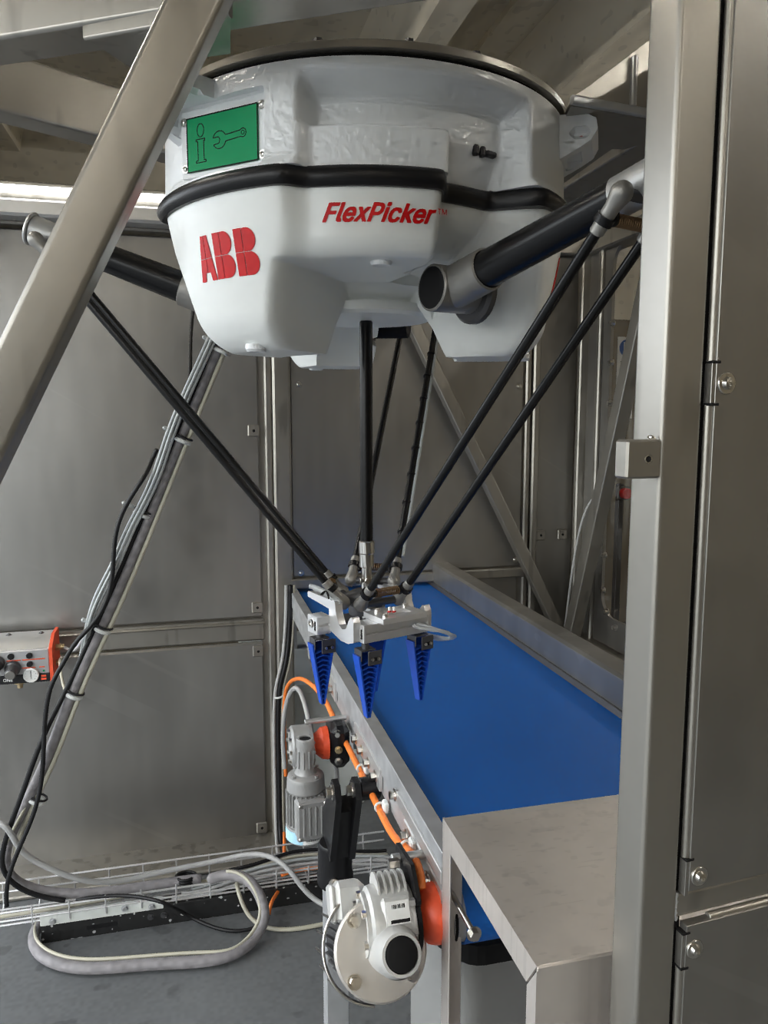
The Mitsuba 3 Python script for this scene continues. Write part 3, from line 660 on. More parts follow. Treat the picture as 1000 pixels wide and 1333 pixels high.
# saddle joining the two bars
bb = fb
sad = sg.Polygon([(bb + 0.012, zt + 0.004), (bb + 0.018, zt + 0.014), (bb + 0.026, zt + 0.006), (bb + 0.036, zt - 0.012), (bb + 0.050, zt - 0.016), (bb + 0.062, zt - 0.010), (bb + 0.072, zt + 0.008), (bb + 0.076, zt + 0.030), (rb_ + 0.085, zt + 0.030), (rb_ + 0.085, zt + 0.021), (rb_ + 0.004, zt + 0.014), (rb_ + 0.0, zt - 0.026), (bb + 0.055, zt - 0.036), (bb + 0.030, zt - 0.036), (bb + 0.012, zt - 0.030)]).buffer(-0.002).buffer(0.003, quad_segs=4)
for aa in (-0.1105, 0.046):
    obj('saddle', prism(sad, 0.015, G(aa, 0, 0), np.array([e2, [0, 0, 1], e1])), 'm_alu_bright', grip)
obj('carrier_plate', cat([cbox(G(-0.025, 0.005, 1.206), (0.16, 0.05, 0.010), 0.002, RG), cbox(G(-0.025, (fb + 0.0) / 2, 1.208), (0.03, 0.14, 0.008), 0.002, RG)]), 'm_dark_metal', grip)
tp = sg.box(0, 0, 0.094, 0.062).difference(sg.box(0.030, 0.016, 0.074, 0.046).buffer(0.002)).buffer(0.0015)
tpl = obj('top_plate', prism(tp, 0.010, G(fa + 0.030, fb - 0.014, zt + 0.001), RG), 'm_alu_bright', grip)
obj('top_inset', cbox(G(fa + 0.082, fb + 0.017, zt + 0.003), (0.05, 0.034, 0.004), 0.001, RG), 'm_alu', tpl)
for a_, b_ in ((0.012, 0.012), (0.085, 0.054), (0.020, 0.050)):
    obj('screw', lathe([(0, 0), (0.006, 0), (0.006, 0.005), (0.0035, 0.005), (0.003, 0.002), (0, 0.002)], G(fa + 0.030 + a_, fb - 0.014 + b_, zt + 0.011), (0, 0, 1), 16), 'm_chrome', tpl)
def finger(a, b, yaw, ztop):
    """fin-ray finger: x across (two skins closing to the tip), y its depth"""
    c, s_ = math.cos(math.radians(yaw)), math.sin(math.radians(yaw))
    x_ = e1 * c + e2 * s_; y_ = -e1 * s_ + e2 * c; Rf = np.array([x_, y_, [0, 0, 1]])
    o = G(a, b, ztop)
    k = obj('finger_bracket', cat([cbox(o + y_ * 0 + V(0, 0, -0.001), (0.030, 0.026, 0.0025), 0.0008, Rf), cbox(o - x_ * 0.0145 + V(0, 0, -0.010), (0.0025, 0.026, 0.020), 0.0008, Rf),
                               cbox(o + y_ * -0.0135 + x_ * 0.012 + V(0, 0, -0.016), (0.028, 0.0025, 0.026), 0.0008, Rf), cyl(o + V(0, 0, -0.003), o + V(0, 0, 0.012), 0.007, 14)]), 'm_dark_metal', grip)
    obj('slot_plate', cbox(o + y_ * -0.0152 + x_ * 0.012 + V(0, 0, -0.018), (0.018, 0.0012, 0.006), 0.0004, Rf), 'm_matte_black', k)
    for xx in (0.006, 0.018): obj('screw', lathe([(0, 0), (0.0032, 0), (0.0028, 0.002), (0, 0.0025)], o + y_ * -0.0158 + x_ * xx + V(0, 0, -0.018), -y_, 12), 'm_chrome', k)
    L = 0.118; W0, W1 = 0.046, 0.007; D0, D1 = 0.024, 0.014
    z0 = -0.010
    def edge(q):  # q 0..1 down the finger -> left x, right x, depth/2
        return -0.020 + 0.020 * q, -0.020 + 0.020 * q + W0 * (1 - q) + W1 * q, (D0 * (1 - q) + D1 * q) / 2
    def ribbon(side):
        P = []
        for q in (0, 1):
            l, r, d = edge(q); x = l if side < 0 else r; w = 0.0030
            xs = (x, x + w) if side < 0 else (x - w, x)
            for xx in xs:
                for dd in (-d, d): P.append(o + x_ * xx + y_ * dd + V(0, 0, z0 - L * q))
        return hullpts(P)
    fk = obj('finger', cat([ribbon(-1), ribbon(1)]), 'm_blue_plastic', grip, False)
    web = []
    P = []
    for q in (0, 1):
        l, r, d = edge(q)
        for xx in (l + .001, r - .001):
            for dd in (0.45 * d, 0.8 * d): P.append(o + x_ * xx + y_ * dd + V(0, 0, z0 - L * q))
    obj('finger_web', hullpts(P), 'm_blue_dark', fk, False)
    for j in range(11):
        q = 0.13 + 0.079 * j; l, r, d = edge(q); m_ = (l + r) / 2; P1, P2 = [], []
        for dz in (-0.0011, 0.0011):
            for dd in (-d * .85, d * .7):
                P1 += [o + x_ * (l + .001) + y_ * dd + V(0, 0, z0 - L * q - 0.0035 + dz), o + x_ * m_ + y_ * dd + V(0, 0, z0 - L * q + 0.002 + dz)]
                P2 += [o + x_ * (r - .001) + y_ * dd + V(0, 0, z0 - L * q - 0.0035 + dz), o + x_ * m_ + y_ * dd + V(0, 0, z0 - L * q + 0.002 + dz)]
        obj('rib', cat([hullpts(P1), hullpts(P2)]), 'm_blue_plastic', fk, False)
zf = zt - 0.045
finger(ra + 0.012, rb_ + 0.016, -6, zf + 0.004); finger(fa + 0.010, fb + 0.014, -4, zf)
finger(0.000, rb_ + 0.016, 176, zf + 0.004); finger(fa + 0.126, fb + 0.014, 2, zf + 0.008)
for j in range(2):
    q0 = G(fa + 0.10 + .01 * j, fb - 0.006, zt - 0.012)
    obj('air_hose', tube([q0, q0 + V(0.03, -0.012, -0.008), q0 + V(0.065, -0.004, -0.018 - .006 * j), q0 + V(0.078, 0.02, -0.036), q0 + V(0.062, 0.045, -0.040 - .006 * j), q0 + V(0.02, 0.06, -0.030)], 0.0035, 10), 'm_hose_clear', grip, True)
for j in range(2):
    q0 = atD(404 + 5 * j, 763 + 3 * j, 1.43); q1 = atD(440 + 4 * j, 786, 1.40)
    obj('air_hose', tube([q0, (q0 + q1) / 2 + V(0, 0, 0.006), q1], 0.0050, 10), 'm_hose_clear', grip, True)
    obj('hose_tie', tube([atD(418 + 2 * j, 774, 1.40), atD(424, 770, 1.41), atD(428, 779, 1.39)], 0.0016, 6), 'm_black', grip, True)
    obj('nozzle', cat([cyl(atD(507 + 6 * j, 790, 1.38), atD(508 + 6 * j, 797, 1.38), 0.0028, 12)]), 'm_label', grip)
    obj('nozzle_ring', cyl(atD(507 + 6 * j, 795, 1.38), atD(507.3 + 6 * j, 797, 1.38), 0.0038, 12), 'm_red', grip)

# ------------------------------------------------------------------ conveyor
cv = thing('belt_conveyor', 'long conveyor with a blue belt running under the back wall', 'conveyor')
YE, ZR, RB = 1.02, 0.858, 0.048
arc = [(YE + RB * math.cos(t), ZR + RB * math.sin(t)) for t in np.linspace(PI / 2, 3 * PI / 2, 20)]
arc2 = [(YE + (RB - 0.003) * math.cos(t), ZR + (RB - 0.003) * math.sin(t)) for t in np.linspace(3 * PI / 2, PI / 2, 20)]
ring = [(4.6, 0.949), (1.12, 0.949)] + arc + [(1.3, 0.845), (4.6, 0.845), (4.6, 0.848), (1.3, 0.848)] + arc2 + [(1.12, 0.946), (4.6, 0.946)]
obj('belt', prism(ring, 0.516, (0.371, 0, 0), np.array([[0, 1, 0], [0, 0, 1], [1, 0, 0]])), 'm_belt', cv)
dm = obj('end_drum', cyl((0.352, YE, ZR), (0.888, YE, ZR), RB - 0.004, 40, 0.002), 'm_alu_cast', cv)
obj('bearing', cat([cyl((0.343, YE, ZR), (0.351, YE, ZR), 0.036, 30), cyl((0.354, YE, ZR), (0.358, YE, ZR), RB - 0.0015, 36, 0.001)]), 'm_matte_black', dm)
def rail_profile(pts, y0, y1): return prism(pts, y1 - y0, (0, y1, 0), np.array([[1, 0, 0], [0, 0, 1], [0, -1, 0]]))
def thick(ls, t): return sg.LineString(ls).buffer(t / 2, cap_style=2, join_style=1, quad_segs=4)
lr = obj('side_rail', rail_profile(thick([(0.364, 0.950), (0.364, 0.966), (0.3395, 0.966), (0.3395, 0.915), (0.343, 0.908), (0.343, 0.872), (0.355, 0.869)], 0.003), 0.995, 4.6), 'm_galv', cv)
rr = obj('side_rail', rail_profile(thick([(0.890, 0.950), (0.897, 0.953), (0.897, 1.028), (0.905, 1.034), (0.955, 1.034), (0.955, 0.90)], 0.003), 0.99, 4.6), 'm_steel', cv)
obj('guide_strip', rail_profile([(0.885, 0.949), (0.895, 0.949), (0.895, 0.962), (0.889, 0.962)], 0.99, 4.6), 'm_dark_metal', rr)
for y0, y1, z0, z1, n in ((1.83, 2.03, 0.885, 0.935, 4), (1.36, 1.60, 0.88, 0.925, 4)):
    sp_ = obj('splice_plate', bx(0.3335, 0.3405, y0, y1, z0, z1, 0.001), 'm_alu', lr)
    for j in range(n): obj('bolt', hexhead((0.3335, y0 + 0.03 + j * (y1 - y0 - 0.06) / (n - 1), (z0 + z1) / 2 - .004), (-1, 0, 0), 0.008, 0.009), 'm_chrome', sp_)
obj('slide_bar', bx(0.333, 0.3385, 0.985, 1.235, 0.925, 0.945, 0.001), 'm_alu', lr)
obj('end_plate', bx(0.3365, 0.3425, 0.99, 1.20, 0.835, 0.912, 0.002), 'm_alu', lr)
for y, z in ((1.24, 0.935), (1.165, 0.900), (1.10, 0.897), (1.045, 0.893)): obj('bolt', hexhead((0.3335, y, z), (-1, 0, 0), 0.0075, 0.009), 'm_chrome', lr)
obj('tension_screw', cat([cyl((0.347, 0.885, 0.915), (0.347, 1.0, 0.915), 0.004, 12), hexhead((0.347, 0.887, 0.915), (0, -1, 0), 0.007, 0.006)]), 'm_chrome', lr)
obj('bed', bx(0.385, 0.882, 1.05, 4.55, 0.925, 0.942, 0.002), 'm_galv', cv)
for y in (1.75, 2.45): obj('cross_tube', beam((0.36, y, 0.82), (0.95, y, 0.82), 0.04, 0.04), 'm_galv', cv)
for x0, y0 in ((0.246, 1.47), (0.98, 1.47), (0.40, 3.4), (0.98, 3.4)):
    lg = obj('leg', beam((x0 + .024, y0 + .024, 0.0), (x0 + .024, y0 + .024, 0.66 if x0 < .3 else 0.87), 0.048, 0.048, (0, 1, 0), 0.003), 'm_galv', cv)
    if x0 > .3: obj('arm', beam((x0 + .024 if x0 > .5 else .36, y0 + .024, 0.87), (0.93 if x0 > .5 else 0.42, y0 + .024, 0.895), 0.03, 0.03), 'm_galv', cv)
    obj('foot', lathe([(0, 0), (0.035, 0), (0.035, 0.008), (0.01, 0.02), (0, 0.02)], (x0 + .024, y0 + .024, 0.0), (0, 0, 1), 20), 'm_black', lg)
# black knuckle bracket between the leg and the side rail
kb = thing('knuckle_bracket', 'black swivel bracket joining the conveyor side to its leg', 'bracket')
c0 = V(0.270, 1.494, 0.62)
obj('socket', lathe([(0, 0), (0.036, 0.0), (0.038, 0.006), (0.038, 0.022), (0.036, 0.026), (0.036, 0.085), (0.032, 0.092), (0, 0.092)], c0, (0, 0, 1), 32), 'm_black', kb)
cheek = [(1.53, 0.70), (1.53, 0.76), (1.415, 0.890), (1.385, 0.890), (1.368, 0.865), (1.44, 0.70)]
for x in (0.250, 0.290):
    ck = obj('cheek', prism(cheek, 0.012, (x, 0, 0), np.array([[0, 1, 0], [0, 0, 1], [1, 0, 0]])), 'm_black', kb)
    obj('bolt', hexhead((x, 1.400, 0.870), (-1, 0, 0), 0.010, 0.010), 'm_chrome', ck)
obj('web', prism([(1.525, 0.70), (1.525, 0.75), (1.45, 0.835), (1.41, 0.82), (1.45, 0.70)], 0.030, (0.261, 0, 0), np.array([[0, 1, 0], [0, 0, 1], [1, 0, 0]])), 'm_black', kb)
obj('ear', cat([cyl((0.302, 1.400, 0.870), (0.343, 1.400, 0.870), 0.022, 24)]), 'm_black', kb)
obj('clamp_screw', hexhead((0.262, 1.458, 0.640), (-.3, -1, 0), 0.008, 0.010), 'm_chrome', kb)

# ------------------------------------------------------------------ stainless cover table
tb = thing('cover_table', 'scratched stainless sheet table over the near end of the conveyor', 'table')
X0, X1, Y0, Y1, ZT_ = 0.334, 0.95, 0.674, 0.982, 1.030
obj('top', bx(X0, X1, Y0, Y1, ZT_ - 0.003, ZT_, 0.0015), 'm_table', tb)
obj('side_flange', prism([(Y0, ZT_), (Y1, ZT_), (Y1, ZT_ - 0.036), (Y0 + 0.024, ZT_ - 0.036)], 0.003, (X0, 0, 0), np.array([[0, 1, 0], [0, 0, 1], [1, 0, 0]])), 'm_table', tb)
obj('leg', cat([bx(X0, X0 + .003, Y1 - 0.032, Y1, 0, ZT_ - 0.002, 0.001), bx(X0, X0 + .03, Y1 - 0.003, Y1, 0, ZT_ - 0.038, 0.001)]), 'm_table', tb)
obj('leg', prism([(Y0, ZT_ - 0.006), (Y0 + 0.0225, ZT_ - 0.0385), (Y0 + 0.0225, 0), (Y0, 0)], 0.003, (X0, 0, 0), np.array([[0, 1, 0], [0, 0, 1], [1, 0, 0]])), 'm_table', tb)
obj('front_sheet', bx(X0 + 0.001, X1, Y0, Y0 + .003, 0, ZT_ - 0.002, 0.001), 'm_table', tb)
for y in (Y0 + 0.002, Y1 - 0.034): obj('leg', bx(X1 - 0.003, X1, y, y + 0.032, 0, ZT_ - 0.002, 0.001), 'm_table', tb)
bn = thing('waste_bin', 'grey bin with a black rim standing under the conveyor end behind the table legs', 'bin')
bo = sg.box(0.40, 1.075, 0.76, 1.40).buffer(-0.04).buffer(0.04, quad_segs=5)
obj('body', prism(bo.difference(bo.buffer(-0.004)), 0.72, (0, 0, 0.0), np.eye(3)), 'm_bin', bn)
obj('base', prism(bo, 0.004, (0, 0, 0.0), np.eye(3)), 'm_bin', bn)
obj('rim', prism(bo.buffer(0.006).difference(bo.buffer(-0.012)), 0.034, (0, 0, 0.715), np.eye(3)), 'm_matte_black', bn)

# ------------------------------------------------------------------ gear motors
def fins(p, a, r0, r1, n, length, t=0.003, sel=lambda q: True):
    R = frame(a); ms = []
    for j in range(n):
        q = j * 2 * PI / n
        if not sel(q): continue
        c = np.asarray(p) + (R[0] * math.cos(q) + R[1] * math.sin(q)) * (r0 + r1) / 2 + R[2] * length / 2
        rr = np.array([R[0] * math.cos(q) + R[1] * math.sin(q), -R[0] * math.sin(q) + R[1] * math.cos(q), R[2]])
        ms.append(cbox(c, (r1 - r0, t, length), 0.0008, rr))
    return cat(ms)
# near motor
nm = thing('gear_motor', 'big light grey gear motor with black round end cap at the near conveyor end', 'motor')
g = V(0.224, 1.02, 0.858); ex = V(1, 0, 0); a_ = V(0, -math.cos(math.radians(30)), math.sin(math.radians(30))); b_ = V(0, 0.5, math.cos(math.radians(30)))
hs = obj('gear_housing', lathe([(0.026, 0.004), (0.034, 0.004), (0.034, 0), (0.044, 0), (0.044, 0.006), (0.050, 0.010), (0.052, 0.018), (0.052, 0.066), (0.048, 0.072), (0, 0.072)], g, ex, 48), 'm_motor_light', nm)
obj('bore', cat([lathe([(0.0, 0.012), (0.012, 0.012), (0.014, 0.006), (0.026, 0.006)], g, ex, 32)]), 'm_alu_cast', hs)
for q in np.arange(6) * PI / 3 + .4: obj('cover_bolt', hexhead(g + (a_ * math.cos(q) + b_ * math.sin(q)) * 0.040 + ex * 0.002, -ex, 0.0055, 0.006, False), 'm_chrome', hs)
for j in range(5):
    th = np.radians(np.linspace(-30, 44, 14)); pts = [(0.046 * math.cos(t), 0.046 * math.sin(t)) for t in th] + [(rr * math.cos(t), rr * math.sin(t)) for t, rr in zip(th[::-1], 0.052 + 0.016 * np.sin(np.linspace(0, PI, 14)) ** 0.6)]
    obj('cooling_fin', prism(pts, 0.003, g + ex * (0.022 + 0.010 * j), np.array([a_, b_, np.cross(a_, b_)]) if np.cross(a_, b_) @ ex > 0 else np.array([b_, a_, np.cross(b_, a_)])), 'm_motor_light', hs)
Rm = np.array([ex, np.cross(a_, ex), a_]); Rm[1] = np.cross(Rm[2], Rm[0])
lbp = g + ex * 0.044 + a_ * 0.0535 + b_ * 0.013
obj('pad', cbox(lbp - a_ * 0.012, (0.044, 0.040, 0.022), 0.004, Rm), 'm_motor_light', hs)
lb = obj('label', cbox(lbp + a_ * 0.0002, (0.034, 0.030, 0.0008), 0.0003, Rm), 'm_label', hs)
obj('label_bar', cbox(lbp + a_ * 0.0006 - Rm[1] * 0.0110 + ex * 0.002, (0.028, 0.0045, 0.0006), 0.0002, Rm), 'm_matte_black', lb)
for j in range(9): obj('label_mark', cbox(lbp + a_ * 0.0006 + Rm[1] * 0.008 + ex * (-0.008 + 0.0022 * j), (0.0008 + 0.0006 * (j % 3), 0.0055, 0.0006), 0.0002, Rm), 'm_matte_black', lb)
wc_ = g + ex * 0.036 - b_ * 0.036
obj('worm_boss', lathe([(0, 0), (0.034, 0), (0.034, 0.055), (0.030, 0.062), (0.0285, 0.080), (0.0275, 0.082), (0.0235, 0.082), (0.0235, 0.078), (0, 0.078)], wc_, a_, 40), 'm_motor_light', nm)
obj('end_cap', lathe([(0, 0.006), (0.018, 0.006), (0.0225, 0.004), (0.0235, 0), (0, 0)], wc_ + a_ * 0.077, a_, 40), 'm_matte_black', nm)
fk = obj('flange', lathe([(0, 0), (0.066, 0), (0.069, 0.003), (0.069, 0.010), (0.066, 0.013), (0, 0.013)], wc_ - a_ * 0.010 - ex * 0.012, a_, 64), 'm_flange', nm)
for q in np.radians([40, 130, 218, 318]):
    obj('nut', hexhead(wc_ - ex * 0.012 + a_ * 0.003 + (ex * math.cos(q) + Rm[1] * math.sin(q)) * 0.056, a_, 0.0070, 0.008), 'm_chrome', fk)
mb = obj('motor_body', cat([lathe([(0, 0), (0.054, 0), (0.054, 0.17), (0.045, 0.185), (0, 0.185)], wc_ - a_ * 0.012 - ex * 0.012, -a_, 40), fins(wc_ - a_ * 0.03 - ex * 0.012, -a_, 0.052, 0.062, 30, 0.13)]), 'm_dark_metal', nm)
obj('terminal_box', cat([cbox(g + V(-0.006, 0.075, -0.012), (0.05, 0.062, 0.05), 0.010, Rm), cbox(g + V(-0.032, 0.075, -0.012), (0.010, 0.054, 0.042), 0.004, Rm)]), 'm_motor_light', nm)
gc = wc_ - ex * 0.012 - a_ * 0.050
obj('wire_guard', tube([gc + (ex * math.cos(q) + Rm[1] * math.sin(q)) * 0.078 for q in np.linspace(1.9, 4.6, 24)], 0.0028, 8, 0), 'm_chrome', nm, True)
obj('wire_guard', cat([tube([gc + (ex * math.cos(q) + Rm[1] * math.sin(q)) * 0.078, gc - a_ * 0.08 + (ex * math.cos(q) + Rm[1] * math.sin(q)) * 0.078], 0.002, 6, 0) for q in np.linspace(2.2, 4.4, 8)]), 'm_chrome', nm, True)
obj('coupling', lathe([(0, 0), (0.024, 0), (0.030, 0.006), (0.040, 0.016), (0.043, 0.026), (0.0435, 0.034), (0, 0.034)], g + ex * 0.080, ex, 40), 'm_orange_red', nm)
tq = sg.Point(0, 0).buffer(0.050).union(sg.Polygon([(0.03, 0.04), (0.075, 0.04), (0.075, 0.065), (0.0, 0.075), (-0.03, 0.045)]).buffer(0.008))
obj('torque_plate', prism(tq, 0.006, g + ex * 0.073, np.array([[0, 1, 0], [0, 0, 1], [1, 0, 0]])), 'm_black', nm)
obj('bearing_plate', lathe([(0, 0), (0.048, 0), (0.048, 0.008), (0, 0.008)], g + ex * 0.113, ex, 32), 'm_black', nm)
obj('spacer', cyl(g + V(0.060, 0.060, 0.058), g + V(0.119, 0.060, 0.058), 0.0075, 16), 'm_alu', nm)
obj('spacer_bolt', hexhead(g + V(0.073, 0.050, 0.055), (-1, 0, 0), 0.009, 0.016, False), 'm_chrome', nm)
for y, z in ((-0.046, 0.010), (-0.030, 0.043)): obj('plate_bolt', hexhead(g + V(0.0735, y, z), (-1, 0, 0), 0.0065, 0.010, False), 'm_alu', nm)
obj('gland', cat([cyl(g + V(0.094 + .008 * i, 0.045, 0.030), g + V(0.100 + .008 * i, 0.045, 0.030), 0.009 - 0.001 * (i % 2), 10) for i in range(3)]), 'm_chrome', nm)
# far motor, hanging
fm = thing('gear_motor', 'smaller grey gear motor hanging vertically beside the far conveyor side', 'motor')
g1 = V(0.202, 1.68, 0.848); vz = V(0, 0, -1)
h1 = obj('gear_housing', lathe([(0.0, 0.004), (0.026, 0.004), (0.030, 0), (0.042, 0), (0.046, 0.005), (0.046, 0.042), (0.040, 0.050), (0, 0.05)], g1, ex, 40), 'm_paint_grey', fm)
for q in np.arange(8) * PI / 4: obj('cover_bolt', hexhead(g1 + V(0, math.cos(q), math.sin(q)) * 0.037 + ex * 0.001, -ex, 0.005, 0.005, False), 'm_chrome', h1)
for q in np.arange(5) * 0.5 - 1.4: obj('side_bolt', hexhead(g1 + V(0.046, -math.cos(q) * 0.048, math.sin(q) * 0.040), (0, -1, 0), 0.005, 0.006, False), 'm_paint_grey', h1)
w1 = g1 + V(0.028, -0.045, 0.036)
obj('worm_boss', lathe([(0.0135, 0.004), (0.0135, 0), (0.0185, 0), (0.020, 0.003), (0.020, 0.020), (0.018, 0.024), (0.020, 0.070), (0.026, 0.082), (0, 0.082)], w1, vz, 32), 'm_paint_grey', fm)
obj('plug', cyl(w1 + V(0, 0, -0.002), w1 + V(0, 0, -0.012), 0.0140, 24), 'm_matte_black', fm)
obj('boss_ribs', fins(w1 + V(0, 0, -0.026), vz, 0.016, 0.022, 10, 0.040, 0.003), 'm_paint_grey', fm)
f1 = obj('flange', lathe([(0, 0), (0.030, 0), (0.040, 0.006), (0.042, 0.012), (0.043, 0.036), (0.040, 0.040), (0, 0.040)], w1 + vz * 0.080, vz, 40), 'm_paint_grey', fm)
for q in np.arange(4) * PI / 2 + .6: obj('bolt', hexhead(w1 + vz * 0.084 + V(math.cos(q), math.sin(q), 0) * 0.036, (0, 0, 1), 0.004, 0.005, False), 'm_alu', f1)
obj('motor_body', cat([lathe([(0, 0), (0.039, 0), (0.039, 0.085), (0, 0.085)], w1 + vz * 0.118, vz, 36), fins(w1 + vz * 0.120, vz, 0.037, 0.046, 26, 0.075, 0.0025)]), 'm_paint_grey', fm)
obj('fan_cover', lathe([(0, 0), (0.044, 0), (0.045, 0.003), (0.045, 0.030), (0.040, 0.036), (0, 0.036)], w1 + vz * 0.200, vz, 36), 'm_paint_grey', fm)
tdir = unit(V(0.10, -1, 0)); Rt1 = np.array([np.cross(V(0, 0, 1), -tdir), [0, 0, 1], np.cross(np.cross(V(0, 0, 1), -tdir), [0, 0, 1])])
tb1 = w1 + vz * 0.165 + tdir * 0.040
bxk = obj('terminal_box', cat([cbox(tb1, (0.068, 0.086, 0.030), 0.005, Rt1), cbox(tb1 + tdir * 0.018, (0.070, 0.090, 0.012), 0.004, Rt1)] + [cbox(tb1 + tdir * 0.0245 + Rt1[0] * x, (0.005, 0.066, 0.003), 0.001, Rt1) for x in (-0.020, -0.007, 0.007, 0.020)]), 'm_paint_grey', fm)
for x in (-0.028, 0.028):
    for z in (-0.038, 0.038): obj('box_screw', lathe([(0, 0.003), (0.003, 0.003), (0.0045, 0), (0, 0)], tb1 + tdir * 0.024 + Rt1[0] * x + V(0, 0, z), tdir, 12), 'm_chrome', bxk)
nl = obj('nameplate', lathe([(0.0454, 0), (0.0462, 0), (0.0462, 0.026), (0.0454, 0.026), (0.0454, 0)], w1 + vz * 0.203, vz, 36), 'm_label', fm)
obj('blue_label', prism(sg.Polygon([(0.0462 * math.cos(q), 0.0462 * math.sin(q)) for q in np.radians(np.linspace(178, 252, 12))] + [(0.0468 * math.cos(q), 0.0468 * math.sin(q)) for q in np.radians(np.linspace(252, 178, 12))]), 0.026, w1 + vz * 0.229, np.eye(3)), 'm_label_blue', nl)
for q in np.radians(np.linspace(262, 300, 12)): obj('label_mark', cbox(w1 + vz * 0.216 + V(math.cos(q), math.sin(q), 0) * 0.0464, (0.001, 0.0015, 0.012), 0.0003, np.array([[math.cos(q), math.sin(q), 0], [-math.sin(q), math.cos(q), 0], [0, 0, 1]])), 'm_matte_black', nl)
obj('coupling', lathe([(0, 0), (0.022, 0), (0.024, 0.008), (0.036, 0.022), (0.038, 0.036), (0, 0.036)], g1 + ex * 0.050, ex, 36), 'm_orange_red', fm)
obj('bearing_plate', cbox(g1 + ex * 0.110, (0.044, 0.088, 0.100), 0.014), 'm_black', fm)
for y, z in ((-0.032, 0.034), (-0.042, 0.0), (-0.040, -0.028)): obj('plate_bolt', hexhead(g1 + V(0.104, y, z) + V(0, -0.004, 0), (-.3, -1, 0), 0.006, 0.008), 'm_brass' if z == 0.0 else 'm_chrome', fm)
obj('spacer', cyl(g1 + V(0.035, 0.01, 0.050), g1 + V(0.132, 0.01, 0.052), 0.006, 14), 'm_alu', fm)

# ------------------------------------------------------------------ cables
def cable(name, pts, r, mat, label, cat_='cable', group=None, n=10):
    return solo(name, tube(pts, r, n), mat, label, cat_, group, True)
oc = [atY(372, 1010, 2.62), atY(370, 930, 2.62), atY(373, 897, 2.58), atY(385, 884, 2.45), atY(404, 890, 2.15)] + [atX(x, y, 0.324) for x, y in ((424, 913), (438, 943), (455, 976), (473, 1012), (491, 1048), (511, 1086), (527, 1103))] + [atX(540, 1118, 0.322), atX(547, 1138, 0.320), atX(549, 1158, 0.316)]
cable('orange_cable', oc, 0.0066, 'm_orange', 'orange cable clipped along the outer side of the conveyor rail')
for i, (x, y) in enumerate(((441, 945), (470, 1000), (494, 1050), (528, 1100))):
    c = atX(x, y, 0.324)
    k = thing('cable_clip', f'white plastic clip holding the orange cable, {("first", "second", "third", "fourth")[i]} counted from the back', 'clip', 'clips of the orange cable')
    obj('base', cbox(c + V(0.009, -0.010, 0.004), (0.010, 0.022, 0.022), 0.003), 'm_tie', k)
    obj('band', tube([c + V(0.0085 * math.cos(q), -0.002, 0.0085 * math.sin(q)) for q in np.linspace(0.2, 5.6, 14)], 0.0024, 8, 0), 'm_tie', k)
# cables down the wall post
for j, (dx, mat, r, lab) in enumerate(((0, 'm_cable_dark', 0.009, 'thick black cable running down beside the back wall post'), (-9, 'm_cable_grey', 0.006, 'grey cable strapped to the black cable beside the wall post'), (8, 'm_cable_cream', 0.0045, 'thin cream cable beside the wall post next to the black cable'))):
    P = [atY(378 + dx * .6, 762, 2.70), atY(376 + dx * .6, 830, 2.70), atY(371 + dx * .6, 868, 2.69), atY(364 + dx * .6, 900, 2.69), atY(363 + dx * .6, 1000, 2.69), atY(365 + dx * .6, 1085, 2.66), atY(372 + dx, 1112, 2.50)]
    cable('cable', P, r, mat, lab)
solo('cable_tie', tube([atY(364, 906, 2.69) + V(0.017 * math.cos(q), 0.015 * math.sin(q), 0.004 * math.cos(q)) for q in np.linspace(0, 6.2, 20)], 0.004, 8, 0), 'm_tie', 'white cable tie around the cables beside the wall post', 'cable tie')
cable('motor_cable', [atY(371, 1000, 2.60), atY(371, 925, 2.58), atY(380, 899, 2.5), atY(393, 905, 2.3), atY(405, 955, 2.1), atY(407, 985, 2.05)], 0.008, 'm_cable_grey', 'pale grey cable arching over behind the hanging gear motor')
cable('motor_cable', [w1 + vz * 0.165 + V(0.040, -0.02, 0), w1 + vz * 0.165 + V(0.058, -0.01, 0.0), atY(434, 1040, 1.66), atY(439, 1015, 1.67), atY(434, 985, 1.70), atY(432, 960, 1.72)], 0.0048, 'm_cable_grey', 'grey cable looping from the terminal box of the hanging gear motor')
obj('gland', cyl(w1 + vz * 0.165 + V(0.036, -0.02, 0), w1 + vz * 0.165 + V(0.052, -0.018, 0), 0.010, 12), 'm_cable_grey', fm)
cable('cable', [atY(777, 646, 2.60), atY(766, 658, 2.62), atY(755, 690, 2.63), atY(745, 745, 2.64), atY(738, 800, 2.66), atY(736, 815, 2.68)], 0.005, 'm_cable_grey', 'thin grey cable hanging in the right back corner')
# bundle down the left wall
BY = 2.30
cond = [(294, 428), (289, 440), (237, 566), (183, 700), (140, 800), (98, 893), (62, 985), (26, 1062), (8, 1108), (14, 1140), (45, 1157), (105, 1163), (200, 1152), (262, 1144)]
def bp(x, y): return atY(x, y, BY if y < 1000 else min(2.40, BY + (y - 1000) * 0.00065))
cable('conduit_hose', [bp(*q) for q in cond], 0.0150, 'm_hose', 'thick grey conduit hose slanting down the left back wall into the tray', 'hose', None, 16)
cable('cable', [bp(x + 10, y + 2) - V(0, 0.002, 0) for x, y in cond[:8]] + [bp(20, 1112)], 0.007, 'm_cable_cream', 'cream cable strapped along the right of the slanting conduit hose')
cable('cable', [bp(x - 8, y - 3) - V(0, 0.008, 0) for x, y in cond[:6]] + [atY(56, 960, 2.27), atY(30, 1030, 2.28), atY(10, 1085, 2.30), atY(4, 1130, 2.33), atY(30, 1158, 2.36), atY(85, 1172, 2.37)], 0.0075, 'm_cable_dark', 'black cable strapped along the left of the slanting conduit hose')
